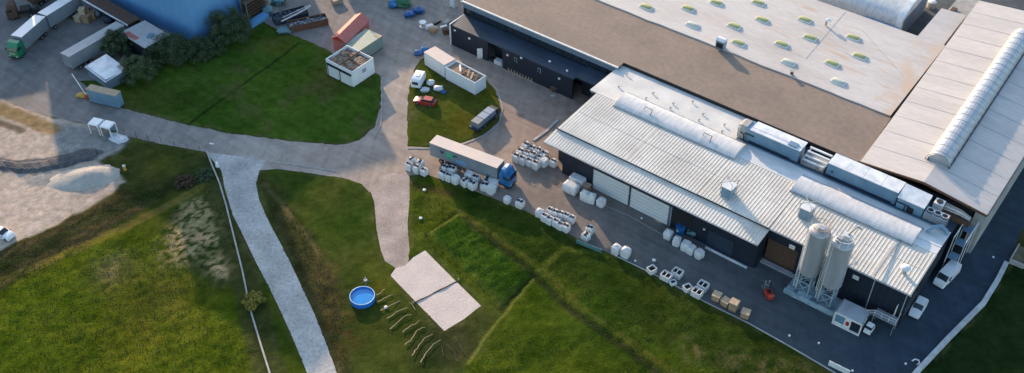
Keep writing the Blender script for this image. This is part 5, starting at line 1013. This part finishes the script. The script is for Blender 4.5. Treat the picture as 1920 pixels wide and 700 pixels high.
# crates by the green truck
t = thing('timber_stack', 'brown timber crates piled beside the low shed and truck', 'timber', (*at(150, 40), 0), R(-20))
for k, (x, y, z, s_) in enumerate(((0, 0, .8, 1.5), (1.7, .4, .8, 1.5), (.3, 1.7, .8, 1.5), (1.9, 2.0, .8, 1.5), (.6, .9, 2.2, 1.3), (-.2, 2.8, .7, 1.4))): MB().box((x, y, z), (s_, s_, s_), rz=.1 * k).build('crate', 'wood' if k % 2 else 'wood_pale', t)
junk('covered_pallet', 'grey covered pallet beneath the low shed roof edge', 'pallet', 182, 30, (2.0, 2.0, 1.6), 'fascia', 15, .1); junk('covered_pallet', 'dark covered pallet, right one beneath the low shed roof edge', 'pallet', 205, 42, (2.4, 2.0, 1.7), 'dark_roof', 16, .1)
# along the lean-to
t = thing('pallet_goods', 'dark and white goods beside the lean-to door', 'pallet', (*at(933, 118), 0), AX)
MB().box((-1.0, 0, .35), (1.2, .9, .7)).build('dark_box', 'black', t); MB().box((.4, -.1, .45), (1.7, 1.0, .9)).build('white_box', 'ahu_white', t); MB().box((2.0, 0, .5), (1.3, 1.1, 1.0)).build('grey_box', 'concrete', t)
t = thing('grating_rack', 'row of yellowish slatted frames along the lean-to wall', 'frames', (*at(978, 141), 0), AX)
for k in range(9): MB().box((-2.9 + .72 * k, 0, .35), (.14, 1.1, .7)).build('slat', 'wood_pale', t)
MB().box((0, -.5, .1), (6.2, .1, .12)).box((0, .5, .1), (6.2, .1, .12)).build('rail', 'wood_pale', t)
t = thing('motorbike_group', 'cluster of white and blue gas bottles by the lean-to wall', 'gas bottles', (*at(1024, 160), 0), AX)
t.name = 'gas_bottle_cage'
for k in range(6): MB().cyl((-.9 + .45 * (k % 4), .3 * (k // 4) - .1, .75), .2, 1.4, 10).build('bottle', ('trim_white', 'paint_blue', 'ahu_white')[k % 3], t, smooth=True)
MB().box((-.2, 0, .08), (2.3, 1.1, .12)).build('base', 'galv', t)
junk('rusty_drum_heap', 'rust-brown heap right of the gas bottles', 'heap', 1040, 170, (1.7, 1.4, 1.2), 'rust', 18, .15); junk('grey_lid', 'flat grey lid on the asphalt near the gas bottles', 'lid', 1038, 180, (1.1, .8, .2), 'concrete', 19, .1)

# ------------------------------------------------------------------ gate, canopy, posts, small things
t = thing('barrier_post', 'tilted white barrier pole at the yard gate', 'barrier', (*at(164, 187), 0), 0); MB().tube([(.1, 0, .9), (-1.9, 1.2, 5.2)], .09, 6).build('boom', 'trim_white', t); MB().box((.1, 0, .6), (.5, .4, 1.2)).build('housing', 'paint_orange', t)
junk('sand_heap', 'small golden heap at the foot of the barrier pole', 'heap', 155, 181, (2.0, 1.3, .8), 'gold', 21, .3)
t = thing('canopy_stand', 'two white square canopies on legs at the building site gate', 'canopy', (*at(196, 250), 0), R(-18))
for k in (0, 1):
    o = MB().box((-1.2 + 2.5 * k, 0, 2.45), (2.2, 2.1, .25), top=(.85, .85)).build('roof', 'paint_white', t); g_ = MB()
    for sx in (-1, 1):
        for sy in (-.9, .9): g_.box((-1.2 + 2.5 * k + sx, sy, 1.2), (.12, .12, 2.4))
    g_.build('legs', 'paint_white', o)
MB().box((0, .9, 1.2), (4.6, .06, 1.9)).build('back_panel', 'fascia', t)
o = MB().lump((0, 0, .3), (3.4, 2.2, .8), 22, 14, 6, .25, .5).build('white_sheet', 'film', None, loc=(*at(222, 262), 0), rz=R(-30)); tag(o, 'crumpled white sheet on the ground beside the two canopies', 'sheet')
o = MB().box((1.5, 0, .25), (2.2, .25, .5)).box((0, 0, .4), (1.6, .3, .8), rz=.3).build('concrete_lump', 'kerb_white', None, loc=(*at(214, 256), 0), rz=R(-40)); tag(o, 'short pale concrete blocks under the canopies', 'concrete block')
t = thing('hydrant', 'small yellow-orange hydrant in the rough grass bank', 'hydrant', (*at(235, 320), .1), 0); MB().cyl((0, 0, .5), .28, 1.0, 12, r2=.22).build('body', 'gold', t, smooth=True); MB().dome((0, 0, 1.0), .3, .25).build('cap', 'lamp_clear', t, smooth=True)
G_p = 'thin posts along the road below the canopies'
for k, (x, y) in enumerate(((233, 253), (256, 259), (278, 264), (303, 268), (327, 276), (352, 281), (376, 286))):
    o = MB().tube([(0, 0, 0), (random.uniform(-.1, .1), 0, 1.5)], .05, 6).tube([(0, 0, .9), (.3, 0, 1.0)], .03, 4).build('fence_post', 'bark', None, loc=(*at(x, y), 0)); tag(o, f"thin dark post, {['first', 'second', 'third', 'fourth', 'fifth', 'sixth', 'last'][k]} from the canopies along the road edge", 'post', G_p)
o = MB().cyl((0, 0, .5), .35, 1.0, 12, r2=.25).build('bollard', 'trim_white', None, smooth=True, loc=(*at(408, 313), 0)); tag(o, 'white bollard at the mouth of the gravel road', 'bollard')
o = MB().box((0, 0, .06), (.9, .3, .1), rz=-.3).build('paving_slab', 'trim_white', None, loc=(*at(397, 270), 0)); tag(o, 'small white slab lying on the road', 'slab')
t = thing('gravel_pile', 'low grey-beige gravel heap on the sandy building site', 'gravel pile', (*at(158, 334), 0), R(14))
r_ = random.Random(4); rings = []
for k, (s_, z) in enumerate(((1, -.1), (.85, .22), (.62, .6), (.38, 1.0), (.15, 1.25), (.02, 1.32))): rings.append([((6.8 * math.cos(a) * s_ + 1.2 * (1 - s_)) * (1 + r_.uniform(-.08, .08)), 3.6 * math.sin(a) * s_ * (1 + r_.uniform(-.08, .08)), z) for a in [2 * math.pi * i / 22 for i in range(22)]])
MB().loft(rings).build('heap', 'gravel_pile', t, smooth=True)
# litter-like pale stones
o = MB().tube([(0, 0, .15), (.5, .3, .15), (1.0, .1, .15), (.9, -.5, .15), (.5, -.7, .15)], .12, 6).build('hook_mark', 'trim_white', None, loc=(*at(1710, 678), 0)); tag(o, 'curled white hose end lying on the dark asphalt near the wall', 'hose')
G_pl = 'small white ground lamps in the dark yard'
for k, (x, y, wh_) in enumerate(((1480, 630, 'below the silos near the grass edge'), (1535, 644, 'left of the kiosk towards the kerb'), (1698, 683, 'left of the curled white hose'), (1598, 696, 'at the bottom kerb'), (1862, 483, 'on the road below the white hall'), (1191, 490, 'right of the two tied bags'), (1203, 410, 'before the white doors'))):
    o = MB().cyl((0, 0, .08), .17, .16, 10).dome((0, 0, .16), .16, .09, 10, 3).build('ground_marker', 'trim_white', None, smooth=True, loc=(*at(x, y), 0)); tag(o, 'small white round marker ' + wh_, 'marker', G_pl)
t = thing('concrete_planter', 'pale framed trough at the end of the low boundary wall', 'planter', (*at(1894, 489), 0), R(52))
MB().box((1.5, 0, .5), (4.4, .2, 1.0)).box((1.5, -2.2, .5), (4.4, .2, 1.0)).box((-.7, -1.1, .5), (.2, 2.2, 1.0)).build('wall', 'concrete', t); MB().box((1.5, -1.1, .4), (4.2, 2.0, .5)).build('soil', 'weed_dry', t)
o = MB().box((0, 0, .5), (3.2, .12, 1.0)).box((-1.4, 0, .3), (.12, .3, .6)).build('notice_board', 'ahu_white', None, loc=(*at(1572, 694), 0), rz=R(-36)); tag(o, 'low pale board at the bottom kerb of the yard', 'board')
o = MB().box((0, 0, .4), (4.6, .06, .8)).box((-2.2, 0, .4), (.08, .3, .8)).box((2.2, 0, .4), (.08, .3, .8)).build('rail_fence', 'tarp_teal', None, loc=(*at(1104, 466), .1), rz=R(-30)); tag(o, 'short low pale-green rail on the grass below the bag pair', 'rail')

# ------------------------------------------------------------------ pool, net, dirt ridges
t = thing('paddling_pool', 'round blue above-ground pool full of bright blue water', 'pool', (*at(680, 560, .3), 0), 0)
R0 = 1.95; Nn = 32
prof = [(R0, 0), (R0 + .05, .5), (R0, .95), (R0 - .1, .95), (R0 - .12, .5), (R0 - .12, .05)]
MB().loft([[((r_ + .0) * math.cos(2 * math.pi * i / Nn), r_ * math.sin(2 * math.pi * i / Nn), z) for i in range(Nn)] for r_, z in prof], caps=True).build('wall', 'pool_liner', t, smooth=True)
MB().tube([((R0 - .03) * math.cos(2 * math.pi * i / Nn), (R0 - .03) * math.sin(2 * math.pi * i / Nn), .98) for i in range(Nn + 1)], .07, 8).build('rim', 'pool_rim', t, smooth=True)
MB().cyl((0, 0, .68), R0 - .14, .04, Nn).build('water', 'water', t)
t = thing('pool_ladder', 'grey folded metal ladder beside the blue pool', 'ladder', (*at(686, 531), 0), .3)
for s_ in (-1, 1): MB().tube([(s_ * .6, 0, 0), (0, 0, 1.4)], .05, 5).tube([(0, s_ * .6, 0), (0, 0, 1.4)], .05, 5).build('leg', 'galv', t)
MB().box((0, 0, .7), (.6, .5, .05)).build('step', 'galv', t)
na, nb_ = Vector(at(776, 569)), Vector(at(859, 527)); d = nb_ - na
t = thing('dividing_rope', 'dark rope line stretched across the middle of the sand court', 'rope', (*na, 0), math.atan2(d.y, d.x)); Ln = d.length
for x in (-.1, Ln + .1): MB().cyl((x, 0, .22), .09, .45, 8).build('stake', 'wood_pale', t)
MB().tube([(Ln * k / 12, .05 * math.sin(k * 1.3), .10 + .04 * math.sin(k)) for k in range(13)], .06, 6).build('rope', 'bark', t)
MB().box((Ln / 2, -.05, .045), (Ln - .3, .12, .02)).build('tape', 'bark', t)
k6 = lambda x, y: (560 + x / 2.692, 440 + y / 2.692)
G_l = 'dirt ridges in rows beside the court, built as pale branches'
ST = [[(395, 312), (415, 300), (435, 280)], [(395, 350), (430, 330), (475, 308)], [(412, 392), (450, 372), (510, 340)], [(445, 432), (490, 400), (550, 375)], [(460, 485), (500, 450), (535, 420), (570, 410)], [(525, 500), (560, 470), (590, 458), (612, 438)], [(540, 565), (575, 530), (600, 490), (638, 474)], [(570, 620), (600, 580), (635, 530), (676, 507)], [(618, 655), (640, 610), (680, 560), (716, 535)], [(735, 620), (725, 590), (720, 565)], [(800, 650), (785, 605), (752, 560)], [(835, 600), (810, 560), (790, 522)], [(590, 387), (575, 362), (560, 346)]]
nmz = ['first and shortest', 'second', 'third', 'fourth', 'fifth', 'sixth', 'seventh', 'eighth', 'ninth and longest', 'tenth, faded', 'eleventh, faded', 'twelfth, faded']
for k, s_ in enumerate(ST):  # each dirt ridge is built as a thin branch-like tube
    P = [Vector(at(*k6(*p))) for p in s_]; c0 = P[0]; q = []
    for a, b_ in zip(P[:-1], P[1:]):
        for i in range(3): m_ = a.lerp(b_, i / 3); q.append((m_.x - c0.x + random.uniform(-.08, .08), m_.y - c0.y + random.uniform(-.08, .08), .28 + random.uniform(-.04, .1)))
    q.append((P[-1].x - c0.x, P[-1].y - c0.y, .22)); th = .075 if k < 9 else .05
    o = MB().tube(q, th, 6, r2=th * .5).build('berm', 'log' if k not in (9, 10, 11) else 'bark', None, smooth=True, loc=(*c0, 0))
    tag(o, 'short pale plank at the left edge of the sand court' if k == 12 else f'{nmz[k]} pale branch counted from the pool along the court', 'berm', G_l)
for k, (x, y, lb_) in enumerate(((724, 578, 'between the third and fourth branch'), (796, 358, 'on the sunny grass left of the shadow'), (789, 411, 'on grass right of the pink path'), (1226, 490, 'beside the kerb on the asphalt'))):
    o = MB().lump((0, 0, .12), (.6, .5, .4), 40 + k).build('pale_stone', 'trim_white', None, loc=(*at(x, y), .1)); tag(o, 'pale stone ' + lb_, 'stone')

# ------------------------------------------------------------------ bushes
def bush(name, lab, x, y, rad, h, n, m='foliage', seed=1, zr=.9):
    t = thing(name, lab, 'bush' if h < 5 else 'tree', (*at(x, y), 0), 0); rg = np.random.default_rng(seed)
    nc = 60; cc = rg.normal(size=(nc, 3)); cc /= np.linalg.norm(cc, axis=1)[:, None]; cc *= (rg.uniform(.35, .95, nc) ** .6)[:, None]; cc[:, 2] = np.abs(cc[:, 2])
    cc = cc * np.array([rad, rad, h * .75]) + np.array([0, 0, h * .12]); cr = rg.uniform(.14, .30, nc) * rad
    pick = rg.integers(0, nc, n); d = rg.normal(size=(n, 3)); d /= np.linalg.norm(d, axis=1)[:, None]
    p = cc[pick] + d * (cr[pick] * rg.uniform(.45, 1.08, n))[:, None]; p[:, 2] = np.maximum(p[:, 2], .1)
    a = rg.normal(size=(n, 3)); a /= np.linalg.norm(a, axis=1)[:, None]; b_ = np.cross(a, d); s_ = rg.uniform(.07, .16, n)[:, None]
    v = np.stack([p - a * s_, p + b_ * s_ * .6, p + a * s_, p - b_ * s_ * .6], 1).reshape(-1, 3); f = np.arange(n * 4).reshape(-1, 4)
    MB().add(v.tolist(), f.tolist()).build('crown', m, t, fix=False)
    g_ = MB().tube([(0, 0, 0), (.1, 0, h * .5)], .16, 6, r2=.09)
    for k in range(7): c = cc[k]; g_.tube([(.05, 0, h * .2), tuple(c * .6 + np.array([0, 0, h * .1])), tuple(c)], .07, 5, r2=.02)
    g_.build('trunk', 'bark', t); return t
bush('round_bush', 'round dark green bush standing free beside the pale tent', 260, 150, 3.6, 6.4, 16000, 'foliage_light', 1)
bush('dark_bush', 'dark bush between the grey semi-trailer and white-roofed shed', 226, 106, 3.4, 7.4, 17000, seed=2)
bush('dark_bush', 'dark spreading bush right below the white-roofed shed', 322, 112, 4.6, 6.2, 18000, seed=3)
bush('dark_bush', 'dark bush at the sharp corner of the blue building', 372, 104, 3.6, 4.2, 10000, seed=4)
bush('dark_bush', 'tall dark bush against the right face of the blue building', 436, 74, 5.0, 8.6, 22000, seed=5)
bush('dark_bush', 'low dark bush between the corner bush and the tall one', 402, 96, 3.2, 4.0, 8000, seed=6)
bush('dark_bush', 'small dark bush behind the round free-standing one', 287, 122, 2.8, 4.0, 7000, seed=7)
bush('yellow_bush', 'yellow-green bush on the pale kerb beside the gravel road', 477, 570, 1.7, 2.4, 8000, 'foliage_yellow', 8)
bush('dry_shrub', 'reddish brown dry shrub on the bank left of the gravel road', 347, 345, 1.9, 1.2, 3500, 'foliage_brown', 9)
bush('corner_shrub', 'tiny green shrub at the white rim corner of the vaulted hall', 1688, 50, 1.2, 2.2, 2000, 'foliage', 10)
bush('green_shrub', 'low green shrub near the mouth of the gravel road', 384, 332, 1.8, 1.0, 3500, 'foliage', 11)
print('OBJS', len(bpy.data.objects))
